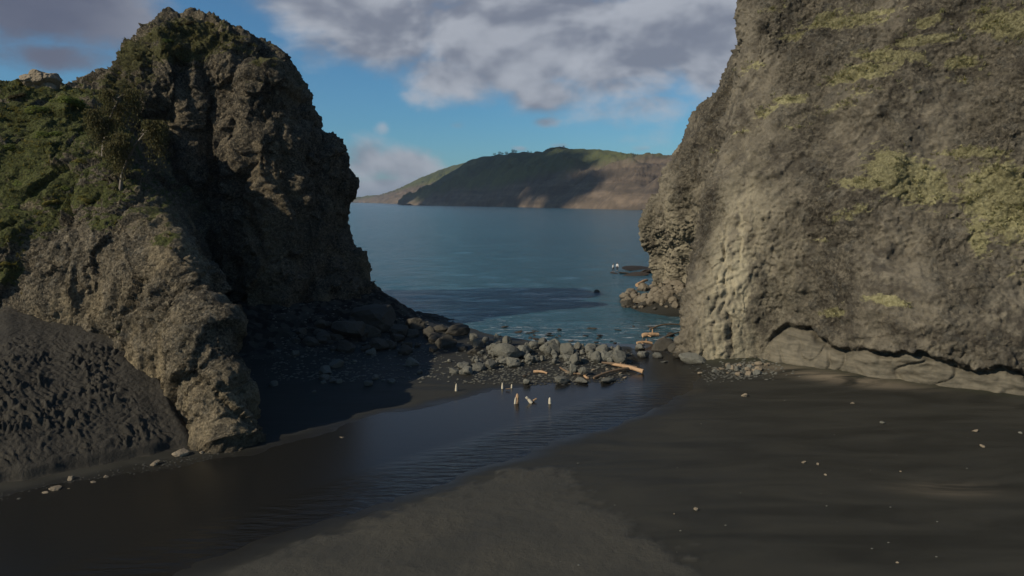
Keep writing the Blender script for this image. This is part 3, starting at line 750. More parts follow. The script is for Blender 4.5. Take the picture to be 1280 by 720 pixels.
M_grassC2 = plant_mat('yellow_succulent', (.26, .20, .03), (.17, .17, .03))
M_grassS = plant_mat('stack_grass', (.10, .10, .035), (.17, .145, .06))
M_leaf = [plant_mat('bush_leaf_green', (.12, .165, .035), (.20, .215, .06)), plant_mat('bush_leaf_olive', (.18, .165, .04), (.25, .21, .06)),
          plant_mat('bush_leaf_dark', (.07, .10, .025), (.11, .125, .035)), plant_mat('bush_leaf_brown', (.075, .052, .022), (.055, .048, .018))]
M_bark, t, b, pos = material('bark'); t.put(b.inputs['Base Color'], t.mix(t.noise(pos, 8, 4), (.09, .07, .05), (.16, .13, .10)))

def tufts(points, blades, size, spread, name, mat, label):
    """points: list of (loc, normal, scale) -> one mesh of bent blades"""
    V = []; F = []
    for loc, no, sc in points:
        up = (no * .45 + Vector((0, 0, .8))).normalized()
        for k in range(blades):
            a = random.uniform(0, 6.283); tilt = random.uniform(.1, 1.0) * spread
            side = Vector((math.cos(a), math.sin(a), 0)); d = (up + side * tilt).normalized()
            L = size * sc * random.uniform(.6, 1.3); w = L * .10
            tz = Vector((-math.sin(a), math.cos(a), 0)) * w
            b0 = loc + side * random.uniform(0, .5) * size * sc - no * .06
            m1 = b0 + d * L * .55; e = m1 + (d + side * .5 - Vector((0, 0, .35))).normalized() * L * .5
            i = len(V); V += [b0 - tz, b0 + tz, m1 + tz * .8, m1 - tz * .8, e]
            F += [(i, i + 1, i + 2, i + 3), (i + 3, i + 2, i + 4, i + 4)]
    me = bpy.data.meshes.new(name)
    me.from_pydata([tuple(v) for v in V], [], [f if f[2] != f[3] else f[:3] for f in F]); me.materials.append(mat)
    o = link(name, me); tag(o, label, None, None, 'stuff'); return o
def patch_points(bvh, P, n, seed):
    rnd = random.Random(seed); out = []
    for loc, no, tx, up, ax, ay, w in P:
        k = int(n * ax * ay * w)
        for _ in range(k):
            a = rnd.gauss(0, .52); c = rnd.gauss(0, .52)
            q = loc + tx * ax * a + up * ay * c + no * 3
            l2, n2, i, d = bvh.ray_cast(q, -no, 7)
            if l2 is None: continue
            if noise(np.array([[l2.x * .9, l2.y * .9, l2.z * .9]]), 5)[0] < -.08: continue
            out.append((l2, n2, rnd.uniform(.6, 1.3)))
    return out
ptsC = patch_points(bvh_cliff, pC, 34, 1)
tufts([p for p in ptsC if random.random() < .82], 11, .34, 1.0, 'cliff_grass', M_grassC, 'dry yellow green grass growing in patches on the right cliff')
tufts([p for p in ptsC if random.random() < .10 and p[0].z < 40], 12, .22, 1.3, 'succulent_mats', M_grassC2, 'mustard yellow succulent mats among the cliff grass')
tufts(patch_points(bvh_stack, pS, 11, 2), 10, .42, .8, 'stack_grass', M_grassS, 'olive brown grass covering the top of the tall stack')
tufts(patch_points(bvh_spur, pP, 16, 3), 9, .28, .9, 'spur_grass', M_leaf[1], 'low olive plants covering the slope of the near spur')

def shrub_mesh(name, n, leaf, mat, seed, flat=.7):
    rnd = random.Random(seed); V = []; F = []
    lob = [(rnd.uniform(-.6, .6), rnd.uniform(-.6, .6), rnd.uniform(.1, .5), rnd.uniform(.32, .55)) for _ in range(9)]
    for k in range(n):
        lx, ly, lz, lr = lob[k % 9]
        d = Vector((rnd.gauss(0, 1), rnd.gauss(0, 1), rnd.gauss(.3, 1))).normalized()
        c = Vector((lx, ly, lz)) + d * lr * rnd.uniform(.72, 1.08); c.z = max(-.05, c.z * flat)
        no = (d + Vector((rnd.uniform(-.4, .4), rnd.uniform(-.4, .4), rnd.uniform(-.1, .6)))).normalized()
        a = no.orthogonal().normalized(); a = Matrix.Rotation(rnd.uniform(0, 6.28), 3, no) @ a; bq = no.cross(a)
        s = leaf * rnd.uniform(.6, 1.4); i = len(V)
        V += [c - a * s, c + bq * s * .55, c + a * s * 1.1, c - bq * s * .55]; F.append((i, i + 1, i + 2, i + 3))
    me = bpy.data.meshes.new(name); me.from_pydata([tuple(v) for v in V], [], F); me.materials.append(mat); return me
def stem_mesh(name):
    bm = bmesh.new()
    for k in range(6):
        a = k * 1.05; p0 = Vector((0, 0, -.3)); p1 = Vector((math.cos(a) * .4, math.sin(a) * .4, .35))
        d = (p1 - p0); q = d.to_track_quat('Z', 'Y').to_matrix().to_4x4(); q.translation = (p0 + p1) / 2
        bmesh.ops.create_cone(bm, cap_ends=True, segments=5, radius1=.04, radius2=.015, depth=d.length, matrix=q)
    me = bpy.data.meshes.new(name); bm.to_mesh(me); me.materials.append(M_bark); return me
M_tree_leaf = plant_mat('drooping_leaf', (.10, .085, .038), (.13, .12, .045))
SHR = [shrub_mesh('foliage', 2200, .075, M_leaf[i], 20 + i) for i in range(4)]
STEM = stem_mesh('stem')
def shrub(kind, loc, no, r, label, group=None, sz=1.):
    o = link('shrub', None); o.location = loc; tag(o, label, 'shrub', group)
    o.rotation_euler = (no.y * -.35 if no else 0, no.x * .35 if no else 0, random.uniform(0, 6.28)); o.scale = (r, r, r * sz)
    link('foliage', SHR[kind], o); link('stem', STEM, o); return o
SL = [(85, 125, 2.9, 0, 'large rounded green bush on the crest beside the pale rock knob'), (45, 140, 2.4, 0, 'green bush on the crest below and left of the pale rock knob'),
      (125, 140, 2.3, 3, 'brown bush at the right end of the crest'), (60, 170, 2.4, 0, 'bright green bush in the middle of the spur slope'),
      (105, 165, 2.1, 2, 'dark green bush under the large rounded crest bush'), (20, 185, 2.1, 2, 'dark bush at the left edge of the photo half way up the spur'),
      (30, 225, 1.9, 0, 'grass green bush low on the spur by the left edge'), (80, 235, 1.6, 0, 'green bush above the bare rock face of the spur'),
      (110, 250, 1.2, 1, 'mustard coloured bush at the lip of the rock face'), (60, 255, 1.2, 1, 'olive bush left of the mustard coloured bush at the lip'),
      (15, 260, 1.5, 0, 'low green bush at the left edge under the grass green one'), (5, 335, 1.1, 1, 'yellowish bush beside the top of the sand bank at the left edge'),
      (15, 120, 1.9, 3, 'brown bush on the crest at the far left'), (130, 185, 1.5, 2, 'dark bush beside the hanging tree'), (95, 200, 1.5, 1, 'olive bush in the middle of the spur ridge'),
      (150, 120, 1.4, 1, 'olive bush in the saddle between crest and tall stack'), (160, 250, .9, 0, 'small green bush on the edge of the dark hollow'), (135, 225, 1.0, 3, 'brownish bush on the ridge under the hanging tree'),
      (150, 415, .35, 0, 'tiny bright green plant at the foot of the rock face above the sand bank')]
for px, py, r, kd, lab in SL:
    loc, no = hit(bvh_spur, px, py)
    if loc is None: continue
    shrub(kd, loc - no * .3 * r, no, r * .56, lab, 'bushes on the near spur', .6)
for px, py, r, kd, lab in ((232, 30, 1.4, 3, 'reddish brown tussock bush on the very top of the tall stack'), (190, 45, 1.3, 1, 'olive bush on the left shoulder of the stack top'),
                           (212, 50, 1.2, 2, 'dark round bush just under the stack top'), (148, 90, 1.2, 1, 'olive bush low on the left shoulder of the stack'), (262, 30, 1.0, 1, 'small olive bush right of the stack summit')):
    loc, no = hit(bvh_stack, px, py)
    if loc is None: continue
    shrub(kd, loc - no * .3, no, r * .6, lab, 'bushes on the tall stack', .7)
loc, no = hit(bvh_cliff, 800, 268)
if loc: shrub(1, loc, no, .9, 'yellow green bush on the far left edge of the cliff', None)

# hanging tree in the gully between the spur and the stack
def tube(bm, pts, rad, seg=6):
    rings = []
    for i, p in enumerate(pts):
        d = (pts[min(i + 1, len(pts) - 1)] - pts[max(i - 1, 0)]).normalized(); a = d.orthogonal().normalized(); c = d.cross(a)
        rings.append([bm.verts.new(p + (a * math.cos(k * 6.2832 / seg) + c * math.sin(k * 6.2832 / seg)) * rad[i]) for k in range(seg)])
    for i in range(len(rings) - 1):
        for k in range(seg): bm.faces.new((rings[i][k], rings[i][(k + 1) % seg], rings[i + 1][(k + 1) % seg], rings[i + 1][k]))
    bm.faces.new(rings[0][::-1]); bm.faces.new(rings[-1])
def hanging_tree(base, h, label, lean, seed):
    rnd = random.Random(seed); root = link('tree', None); root.location = base; tag(root, label, 'tree', 'trees in the gully')
    bm = bmesh.new(); tops = []
    tube(bm, [Vector((lean * k * k * h * .08, .1 * math.sin(k), h * k / 4 - .3)) for k in range(5)], [.16, .13, .11, .08, .04])
    for k in range(7):
        a = rnd.uniform(0, 6.28); z = h * rnd.uniform(.4, .95); r = rnd.uniform(.6, 1.5)
        p0 = Vector((lean * (z / h * 4) ** 2 * h * .08, 0, z)); p1 = p0 + Vector((math.cos(a) * r, math.sin(a) * r, .5)); tube(bm, [p0, p1], [.06, .025], 5); tops.append(p1)
    me = bpy.data.meshes.new('trunk'); bm.to_mesh(me); bm.free(); me.materials.append(M_bark); link('trunk', me, root)
    V = []; F = []
    for k in range(6500):
        c = rnd.choice(tops) + Vector((rnd.gauss(0, .32), rnd.gauss(0, .32), -abs(rnd.gauss(0, 1.1)) + .3))
        L = rnd.uniform(.1, .24); a = rnd.uniform(0, 6.28); w = Vector((math.cos(a), math.sin(a), 0)) * .05; d = Vector((rnd.gauss(0, .3), rnd.gauss(0, .3), -1)) * L
        i = len(V); V += [c, c + w + d * .5, c + d, c - w + d * .5]; F.append((i, i + 1, i + 2, i + 3))
    me = bpy.data.meshes.new('crown'); me.from_pydata([tuple(v) for v in V], [], F); me.materials.append(M_tree_leaf); link('crown', me, root)
for px, py, h, ln, lab, sd in ((128, 195, 5.2, .3, 'drooping brown tree hanging over the gully beside the tall stack', 1), (150, 235, 4.6, .4, 'drooping olive tree lower in the gully beside the tall stack', 2)):
    loc, no = hit(bvh_spur, px, py)
    if loc: hanging_tree(loc, h, lab, ln, sd)

# trees on the headland crest
def ridge_tree(px, w, label):
    best = None
    for py in np.arange(178, 215, .5):
        d = ray(px, py).normalized(); l, n_, i, dd_ = bvh_head.ray_cast(Vector((0, 0, CAM_H)), d)
        if l is not None: best = l; break
    if best is None: return
    root = link('tree', None); root.location = best; tag(root, label, 'tree', 'dark trees on the headland crest')
    bm = bmesh.new(); tube(bm, [Vector((0, 0, -2)), Vector((.3, 0, w * .6))], [w * .06, w * .03]); me = bpy.data.meshes.new('trunk'); bm.to_mesh(me); bm.free(); me.materials.append(M_bark); link('trunk', me, root)
    bm = bmesh.new(); rnd = random.Random(int(px * 7))
    for k in range(420):
        d = Vector((rnd.gauss(0, 1), rnd.gauss(0, 1), rnd.gauss(0, 1))).normalized(); c = Vector((d.x * w * .5, d.y * w * .5, w * .55 + d.z * w * .33)) * rnd.uniform(.7, 1.05)
        s = w * .07; q = [c + Vector((rnd.uniform(-s, s), rnd.uniform(-s, s), rnd.uniform(-s, s))) for _ in range(3)]
        bm.faces.new([bm.verts.new(v) for v in q])
    me = bpy.data.meshes.new('crown'); bm.to_mesh(me); bm.free(); me.materials.append(M_leaf[2]); link('crown', me, root)
for px, w, lab in ((618, 10, 'leftmost dark round tree on the headland crest'), (624.5, 11, 'second dark tree from the left on the headland crest'), (628, 9, 'third dark tree from the left, touching the second'),
                   (633, 12, 'fourth dark tree on the crest, in the middle of the row'), (641.5, 13, 'largest dark tree on the crest, right of a gap'), (645, 9, 'dark tree at the right end of the dense crest row'),
                   (660, 6, 'low dark tree standing alone further right on the crest'), (664, 5, 'last small tree of the crest row towards the summit')):
    ridge_tree(px, w, lab)

# ------------------------------------------------------------------ stones
def stone_mesh(seed, name='boulder', sub=3, rough=1.):
    rnd = random.Random(seed); bm = bmesh.new(); bmesh.ops.create_icosphere(bm, subdivisions=sub, radius=1)
    pl = []
    for _ in range(13):
        n = Vector((rnd.gauss(0, 1), rnd.gauss(0, 1), rnd.gauss(0, 1))).normalized(); pl.append((n, rnd.uniform(.55, .9)))
    for v in bm.verts:
        d = v.co.normalized(); r = 1.
        for n, k in pl:
            c = d.dot(n)
            if c > .01: r = min(r, k / c)
        v.co = d * r
    C = np.array([v.co[:] for v in bm.verts])
    dsp = .10 * fbm(C * 1.6 + seed * 3.1, 3, seed) + .05 * ridged(C * 3 + seed, 2, seed + 4) * rough
    for v, q in zip(bm.verts, dsp): v.co *= 1 + float(q)
    me = bpy.data.meshes.new(name); bm.to_mesh(me); bm.free()
    return me
def stone_mat(name, a, b_, wet=True):
    m, t, b, pos = material(name)
    oi = t.node('ShaderNodeObjectInfo').outputs['Random']
    c = t.mix(t.noise(pos, 1.8, 5, .65), a, b_); c = t.mix(t.math('MULTIPLY', oi, .6), c, tuple(x * .6 for x in a))
    c = t.mix(t.ramp(t.noise(pos, 9, 4, .7), .3, .65, .45, 0), c, tuple(x * .35 for x in a))
    if wet:
        z = t.node('ShaderNodeSeparateXYZ', {0: pos}).outputs[2]
        c = t.mix(t.ramp(z, -.1, .32, .7, 0), c, (.02, .018, .016))
    t.put(b.inputs['Base Color'], c); b.inputs['Roughness'].default_value = .85
    bump(t, b, [(t.noise(pos, 5, 5, .7), .09, .9), (t.vor(pos, 9), .02, .7)]); return m
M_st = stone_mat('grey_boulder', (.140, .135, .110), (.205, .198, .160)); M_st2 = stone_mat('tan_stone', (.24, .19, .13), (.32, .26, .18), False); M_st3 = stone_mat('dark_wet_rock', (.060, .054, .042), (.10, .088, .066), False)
M_st4 = stone_mat('brown_boulder', (.17, .14, .10), (.26, .22, .155)); M_kelp = stone_mat('red_brown_weed', (.065, .048, .034), (.045, .036, .028), False)
PROT = {}
for nm, mt in (('grey', M_st), ('tan', M_st2), ('tan2', M_st4), ('dark', M_st3), ('weed', M_kelp)):
    L = []
    for k in range(7 if nm == 'grey' else 4):
        me = stone_mesh(30 + k + 10 * len(PROT)); me.materials.append(mt); L.append(me)
    PROT[nm] = L
def boulder(px, py, wpx, kind, label, group=None, asp=(1, .85, .72), name='boulder', z=None, sink=.25, cat='boulder'):
    if z is None: x, y, zz = ghit(px, py)
    else: (x, y), zz = G(px, py, z), z
    r = wpx / 2 * y / FPX
    o = link(name, random.choice(PROT[kind])); o.location = (x, y + r * asp[1] * .5, zz + r * asp[2] * (1 - sink * 2))
    o.scale = (r * asp[0] * 1.12, r * asp[1] * 1.12, r * asp[2] * 1.12); o.rotation_euler = (random.uniform(-.3, .3), random.uniform(-.3, .3), random.uniform(0, 6.28))
    tag(o, label, cat, group); return o
GB = 'grey boulders of the rock bar'
# the ones that stand out (photo x of centre, y of foot, width)
for px, py, w, lab, asp in (
    (636, 450, 30, 'largest pale grey boulder of the bar, broad and flat topped', (1.1, .8, .68)), (655, 446, 20, 'second large boulder leaning against the right side of the largest', (1, .8, .8)),
    (690, 444, 19, 'rounded boulder rising in the middle of the rock bar', (1, .8, .8)), (711, 445, 22, 'wide boulder in the middle right of the bar with a shaded left side', (1.1, .8, .7)),
    (738, 443, 17, 'boulder on the seaward edge of the bar, right of the wide one', (1, .8, .8)), (752, 446, 17, 'upright boulder near the right end of the bar', (.95, .8, 1.0)),
    (757, 453, 20, 'grey boulder in front of the upright one', (1.1, .8, .7)), (775, 455, 22, 'dark rounded boulder at the right end of the bar above the log', (1.1, .8, .75)),
    (704, 480, 17, 'low wedge shaped rock at the stream edge', (1.15, .8, .6)), (727, 479, 18, 'flat slab rock at the stream edge right of the wedge', (1.25, .7, .36)), (760, 479, 22, 'long flat pale slab beside the stream under the logs', (1.3, .7, .3)),
    (716, 468, 13, 'small upright rock above the slab at the stream edge', (.9, .8, 1.1)), (729, 470, 12, 'angular rock standing beside the small upright one', (.9, .8, 1.15)),
    (659, 481, 9, 'lone small rock at the stream edge left of the bar', (1, .9, .9)), (613, 462, 14, 'rounded boulder on the left of the bar in front of the shade', (1, .9, .9)), (584, 468, 13, 'grey boulder at the sunlit edge of the shaded beach', (1, .9, .9)),
    (592, 425, 10, 'pale pointed rock at the top left of the bar', (1, .9, .9)), (608, 428, 9, 'small pale rock beside the pointed one', (.9, .9, .9)), (621, 428, 9, 'upright pale rock behind the largest boulder', (.8, .8, 1.2)),
    (631, 456, 13, 'low boulder in front of the largest one', (1.2, .9, .7)), (643, 459, 12, 'low flat boulder on the sand in front of the bar', (1.2, .9, .6)), (745, 438, 11, 'small wet boulder at the sea edge of the bar', (1, .9, .8))):
    boulder(px, py, w * 1.1, 'grey', lab, GB, asp, sink=.15)
# the rest of the bar
rnd = random.Random(5)
for k in range(112):
    px = rnd.uniform(592, 776); top = lut(px, [590, 640, 700, 776], [432, 431, 434, 440]); bot = lut(px, [590, 640, 700, 776], [456, 458, 458, 455])
    py = rnd.uniform(top, bot); boulder(px, py, rnd.choice([4, 5, 6, 7, 8, 10, 12, 15]), 'grey', 'small grey boulder packed among others in the rock bar', 'small grey boulders packed in the rock bar', (1, .9, rnd.uniform(.7, 1.1)), sink=.12)
for k in range(26):
    boulder(rnd.uniform(650, 790), rnd.uniform(462, 478), rnd.choice([3, 4, 4, 5, 6]), rnd.choice(['grey', 'tan', 'weed']), 'small stone scattered on the wet sand between bar and stream', 'stones between the bar and the stream', (1.2, .9, .55), 'stone', cat='stone')
for k in range(75):
    px = rnd.uniform(400, 600) if k % 4 else rnd.uniform(330, 480); py = rnd.uniform(lut(px, [400, 600], [404, 424]), lut(px, [400, 600], [440, 446])) if k % 3 else rnd.uniform(440, lut(px, [330, 600], [500, 468]))
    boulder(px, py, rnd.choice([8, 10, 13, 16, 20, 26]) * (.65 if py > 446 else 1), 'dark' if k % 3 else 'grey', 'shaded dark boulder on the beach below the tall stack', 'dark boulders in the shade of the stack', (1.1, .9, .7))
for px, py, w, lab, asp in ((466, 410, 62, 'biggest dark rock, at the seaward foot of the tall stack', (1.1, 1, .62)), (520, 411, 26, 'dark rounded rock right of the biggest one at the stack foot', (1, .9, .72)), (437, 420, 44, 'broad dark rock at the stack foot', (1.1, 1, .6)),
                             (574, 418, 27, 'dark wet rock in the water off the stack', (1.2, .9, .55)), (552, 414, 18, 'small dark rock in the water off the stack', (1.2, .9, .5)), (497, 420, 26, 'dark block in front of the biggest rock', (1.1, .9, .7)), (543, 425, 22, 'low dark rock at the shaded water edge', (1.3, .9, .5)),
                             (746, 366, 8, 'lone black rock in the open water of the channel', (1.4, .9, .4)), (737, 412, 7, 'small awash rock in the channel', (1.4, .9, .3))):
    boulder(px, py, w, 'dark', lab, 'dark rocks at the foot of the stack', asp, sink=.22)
for k in range(34):
    boulder(rnd.uniform(600, 830), rnd.uniform(409, 428) if k % 2 else rnd.uniform(415, 432), rnd.choice([4, 5, 6, 8]), 'weed', 'low weed covered rock awash behind the rock bar', 'weedy rocks awash behind the bar', (1.7, .9, .25), 'rock', z=SEA + .02, sink=.35, cat='rock')
# group by the outlet
for px, py, w, kd, lab, asp in ((801, 438, 16, 'grey', 'pale oval boulder stacked above another by the outlet', (1.15, .8, .6)), (806, 447, 17, 'grey', 'olive grey boulder under the pale oval one by the outlet', (1.1, .8, .7)), (823, 449, 13, 'grey', 'rounded boulder between the outlet and the cliff', (1, .9, .9)),
                                (828, 438, 34, 'dark', 'long low dark rock running from the outlet to the cliff', (1.3, .8, .45)), (866, 455, 30, 'grey', 'large flat topped boulder at the foot of the pale buttress', (1.2, .8, .55)), (830, 455, 9, 'grey', 'small wet stone left of the flat topped boulder', (1.2, .9, .6)),
                                (845, 440, 16, 'dark', 'dark wedge of rock against the cliff foot', (1.1, .9, .8)), (833, 428, 18, 'grey', 'grey rock beside the orange driftwood', (1.4, .8, .45)), (838, 421, 14, 'weed', 'red brown rock behind the orange driftwood', (1.3, .8, .5))):
    boulder(px, py, w, kd, lab, 'rocks between the outlet and the cliff', asp)
for k in range(34):
    px = rnd.gauss(922, 20); boulder(px, rnd.uniform(457, 470) - abs(px - 922) * .05, rnd.choice([4, 5, 6, 8, 10]), 'tan' if k % 3 else 'grey', 'pinkish tan stone in the heap at the cliff foot', 'tan stones heaped at the cliff foot', (1.2, .9, .7), 'stone', cat='stone')
# boulder apron under the far part of the cliff
for k in range(105):
    px = rnd.uniform(778, 858); py = rnd.uniform(lut(px, [778, 800, 858], [376, 362, 350]), lut(px, [778, 800, 858], [386, 389, 389]))
    boulder(px, py, rnd.choice([5, 6, 7, 9, 12, 15]), 'tan2' if py < 380 else rnd.choice(['dark', 'tan2']), 'brown boulder in the apron under the far cliff', 'boulders of the far apron', (1, .9, .8), sink=.22)
# single stones on the open sand
for px, py, w, kd, lab in ((870, 638, 8, 'tan', 'lone tan stone on the sand in the lower middle'), (1005, 579, 5, 'tan', 'left one of two pale pebbles on the open sand'), (1023, 581, 5, 'tan', 'right one of two pale pebbles on the open sand'), (1032, 594, 4, 'tan', 'pebble below the pair on the open sand'),
                           (931, 496, 8, 'tan', 'flat pale stone on the sand in front of the stone heap'), (1066, 505, 5, 'tan', 'small stone on the tan streak of sand'), (1104, 530, 7, 'grey', 'flat dark stone on the sand right of the tan streak'), (1220, 540, 7, 'tan', 'pale stone on the sand by the right edge'),
                           (1229, 559, 6, 'tan', 'pebble under the pale stone by the right edge'), (1276, 542, 5, 'grey', 'stone at the right edge of the photo on the sand'), (1122, 704, 4, 'tan', 'tiny stone at the bottom right of the sand'), (843, 643, 3, 'tan', 'tiny pebble left of the lone tan stone'), (1126, 590, 3, 'tan', 'tiny pebble on the sand right of the pair'),
                           (427, 550, 9, 'tan', 'pale stone in the shallow stream near the spur'), (415, 582, 7, 'grey', 'stone in the stream rapids'), (225, 570, 18, 'tan', 'rough block fallen beside the nose of the spur'), (193, 582, 11, 'tan', 'small rough block left of the fallen one'), (88, 600, 10, 'tan', 'rough stone at the toe of the sand bank'),
                           (68, 614, 13, 'tan', 'pale flat stone at the stream edge under the bank'), (56, 618, 8, 'tan', 'stone touching the pale flat one under the bank'), (116, 604, 6, 'tan', 'pebble right of the stones under the bank'), (132, 597, 6, 'tan', 'pebble further right under the bank'), (85, 613, 6, 'tan', 'pebble just right of the pale flat stone'),
                           (22, 626, 6, 'grey', 'dark pebble at the lower left stream edge'), (165, 661, 4, 'grey', 'tiny stone in the dark stream at lower left'), (175, 604, 5, 'grey', 'small stone in the stream off the fallen block'), (262, 565, 10, 'tan', 'stone at the foot of the spur nose'), (252, 567, 6, 'tan', 'pebble beside the stone at the spur nose'), (488, 604, 4, 'tan', 'tiny stone in the stream before the dry sand'),
                           (697, 489, 4, 'tan', 'pale pebble in the stream right of the stumps'), (708, 490, 4, 'grey', 'dark pebble in the stream beside the pale one')):
    boulder(px, py, w, kd, lab, None, (1.1, .8, .6), 'stone', cat='stone')
# pebbles: uncountable
V = []; F = []; base = np.array([v.co[:] for v in stone_mesh(99, 'p', 1).vertices]); fb = [tuple(p.vertices) for p in stone_mesh(99, 'p', 1).polygons]
for k in range(4200):
    q = rnd.random()
    if q < .32: px, py = rnd.uniform(590, 790), rnd.uniform(440, 480)
    elif q < .6: px, py = rnd.uniform(340, 600), rnd.uniform(405, 480)
    elif q < .7: px, py = rnd.gauss(925, 30), rnd.gauss(466, 5)
    elif q < .8: px, py = rnd.gauss(830, 20), rnd.gauss(432, 8)
    elif q < .9: px = rnd.uniform(0, 300); py = lut(px, [0, 300], [622, 560]) + rnd.gauss(0, 4)
    elif q < .908: px, py = rnd.uniform(600, 1280), rnd.uniform(490, 720)
    else: px, py = rnd.uniform(300, 560), rnd.uniform(440, 480)
    x, y = G(px, py, .05); s = rnd.uniform(.03, .12) * (1.5 if q < .7 else .6); z = gz(x, y)
    i = len(V); V += [(x + c[0] * s * 1.2, y + c[1] * s, z + c[2] * s * .7) for c in base]; F += [tuple(a + i for a in f) for f in fb]
me = bpy.data.meshes.new('pebbles'); me.from_pydata(V, [], F); me.materials.append(M_st); tag(link('pebbles', me), 'scattered small pebbles on the black sand', None, None, 'stuff')

# pale rock knob on the crest
loc, no = hit(bvh_spur, 50, 108)
if loc is None: loc = W(50, 108, 70)
bm = bmesh.new()
for k, (dx, dz, r) in enumerate(((-.7, -.1, .75), (.1, .25, .85), (.75, .1, .8), (-.2, -.5, 1.1), (.5, -.6, 1.0))):
    q = stone_mesh(123 + k, 'q', 4, 2.); q.transform(Matrix.Translation((dx, .2 * k, dz)) @ Matrix.Diagonal((r, r, r * .85, 1))); bm.from_mesh(q); bpy.data.meshes.remove(q)
me = bpy.data.meshes.new('rock'); bm.to_mesh(me); bm.free(); me.materials.append(M_st2); o = link('rock', me)
p = W(47, 100, 69.0); o.location = p; o.scale = (1.15, 1.1, 1.05); tag(o, 'pale knobbly rock standing on the crest at upper left', 'rock')

# ------------------------------------------------------------------ driftwood
m, t, b, pos = material('driftwood'); nz = t.noise(pos, 3, 5, .65)
oc = t.node('ShaderNodeTexCoord').outputs['Object']; gr = t.noise(t.mapping(oc, (14, 14, 1.2)), 1., 5, .65)
c = t.mix(gr, (.36, .21, .11), (.50, .34, .20)); c = t.mix(t.ramp(nz, .5, .75, 0, .6), c, (.17, .10, .06)); t.put(b.inputs['Base Color'], c); b.inputs['Roughness'].default_value = .8; bump(t, b, [(gr, .03, .8)]); M_wood = m
m, t, b, pos = material('bleached_wood'); oc = t.node('ShaderNodeTexCoord').outputs['Object']; gr = t.noise(t.mapping(oc, (14, 14, 1.5)), 1., 5, .65)
t.put(b.inputs['Base Color'], t.mix(gr, (.48, .40, .28), (.66, .60, .47))); b.inputs['Roughness'].default_value = .8; bump(t, b, [(gr, .02, .8)]); M_pale = m
m, t, b, pos = material('brown_wood'); t.put(b.inputs['Base Color'], t.mix(t.noise(pos, 4, 5), (.13, .085, .05), (.21, .145, .09))); M_brown = m
def log(p0, p1, r0, r1, label, mat, name='driftwood_log', group=None, bend=.06, cat='log'):
    p0 = Vector(p0); p1 = Vector(p1); root = link(name, None); root.location = p0; bm = bmesh.new(); n = 9; d = p1 - p0; side = d.normalized().orthogonal()
    pts = []; rad = []
    for k in range(n):
        u = k / (n - 1); pts.append(Vector((0, 0, 0)) + d * u + side * math.sin(u * 3.1) * bend * d.length + Vector((0, 0, 0.))); rad.append((r0 + (r1 - r0) * u) * random.uniform(.88, 1.12))
    tube(bm, pts, rad, 10)
    if d.length > 1.5:
        for u in (.35, .7):
            q = pts[int(u * (n - 1))]; s2 = (side * random.choice([-1, 1]) + Vector((0, 0, .8)) + d.normalized() * .5).normalized(); tube(bm, [q, q + s2 * r0 * 2.6], [r0 * .35, r0 * .2], 6)
    bmesh.ops.recalc_face_normals(bm, faces=bm.faces)
    bpy.data.objects.remove(root)
    me = bpy.data.meshes.new(name); bm.to_mesh(me); bm.free(); me.materials.append(mat); o = link(name, me); o.location = p0; tag(o, label, cat, group); return o
def GG(px, py, dz=.12):
    x, y, z = ghit(px, py, SEA); return (x, y, z + dz)
LG = 'driftwood logs at the outlet'
log(GG(764, 459, .3), GG(804, 468, .25), .12, .20, 'longest orange driftwood log pointing down to the stream', M_wood, group=LG, bend=.02)
log(GG(752, 458, .35), GG(796, 464, .3), .09, .13, 'thin brown pole lying behind the longest log', M_brown, group=LG, bend=.02)
log(GG(742, 474, .12), GG(785, 464, .25), .10, .12, 'brown pole crossing under the longest log', M_brown, group=LG, bend=.03)
log(GG(700, 462, .2), GG(726, 470, .2), .08, .1, 'short brown pole lying among stones in front of the bar', M_brown, group=LG)
log(GG(729, 466, .2), GG(735, 474, .1), .08, .1, 'short orange branch leaning on the small upright rock', M_wood, group=LG)
log(GG(803, 422, .25), GG(823, 421, .25), .26, .2, 'bright orange driftwood trunk lying beyond the outlet', M_wood, group=LG, bend=.02)
log(GG(796, 433, .35), GG(815, 432, .25), .16, .12, 'reddish driftwood piece on the rocks above the oval boulder', M_wood, group=LG)
log(GG(812, 413, .1), GG(850, 408, .2), .10, .08, 'red brown pole lying against the cliff foot', M_brown, group=LG)
log(GG(822, 428, .2), GG(848, 420, .4), .09, .07, 'thin brown pole leaning towards the cliff', M_brown, group=LG)
log(GG(667, 466, .1), GG(684, 468, .1), .12, .08, 'reddish wood scrap on the sand in front of the bar', M_wood, group=LG)
log(GG(796, 360, .5), GG(809, 355, .7), .3, .2, 'pale tan log resting on top of the far apron', M_wood, group=LG)
def stump(px, py, hpx, wpx, lean, label, mat=M_pale, curve=0.):
    x, y = G(px, py, STREAM); s = y / FPX; h = hpx * s; r = wpx * s / 2; z0 = gz(x, y)
    bm = bmesh.new(); n = 8; pts = []; rad = []
    for k in range(n):
        u = k / (n - 1); pts.append(Vector((lean * h * u + curve * h * math.sin(u * 2.6), 0, -.25 + (h + .25) * u))); rad.append(r * lut(u, [0, .25, .8, 1], [1.1, 1, .72, .3]) * random.uniform(.9, 1.1))
    tube(bm, pts, rad, 9); me = bpy.data.meshes.new('driftwood_stump'); bm.to_mesh(me); bm.free(); me.materials.append(mat)
    o = link('driftwood_stump', me); o.location = (x, y, max(z0, STREAM)); tag(o, label, 'driftwood', 'driftwood stumps by the stream'); return o
stump(570, 490, 9.5, 3.2, .05, 'slender pale stump standing alone on the left of the group')
stump(628, 486, 7.5, 3, 0, 'thin upright pale stump at the far water edge'); stump(639.5, 485, 5, 2.6, .05, 'short pale stump right of the thin upright one'); 
stump(644.5, 504, 12.5, 6, .12, 'largest orange stump in the stream, hooked at the top', M_wood, .10)
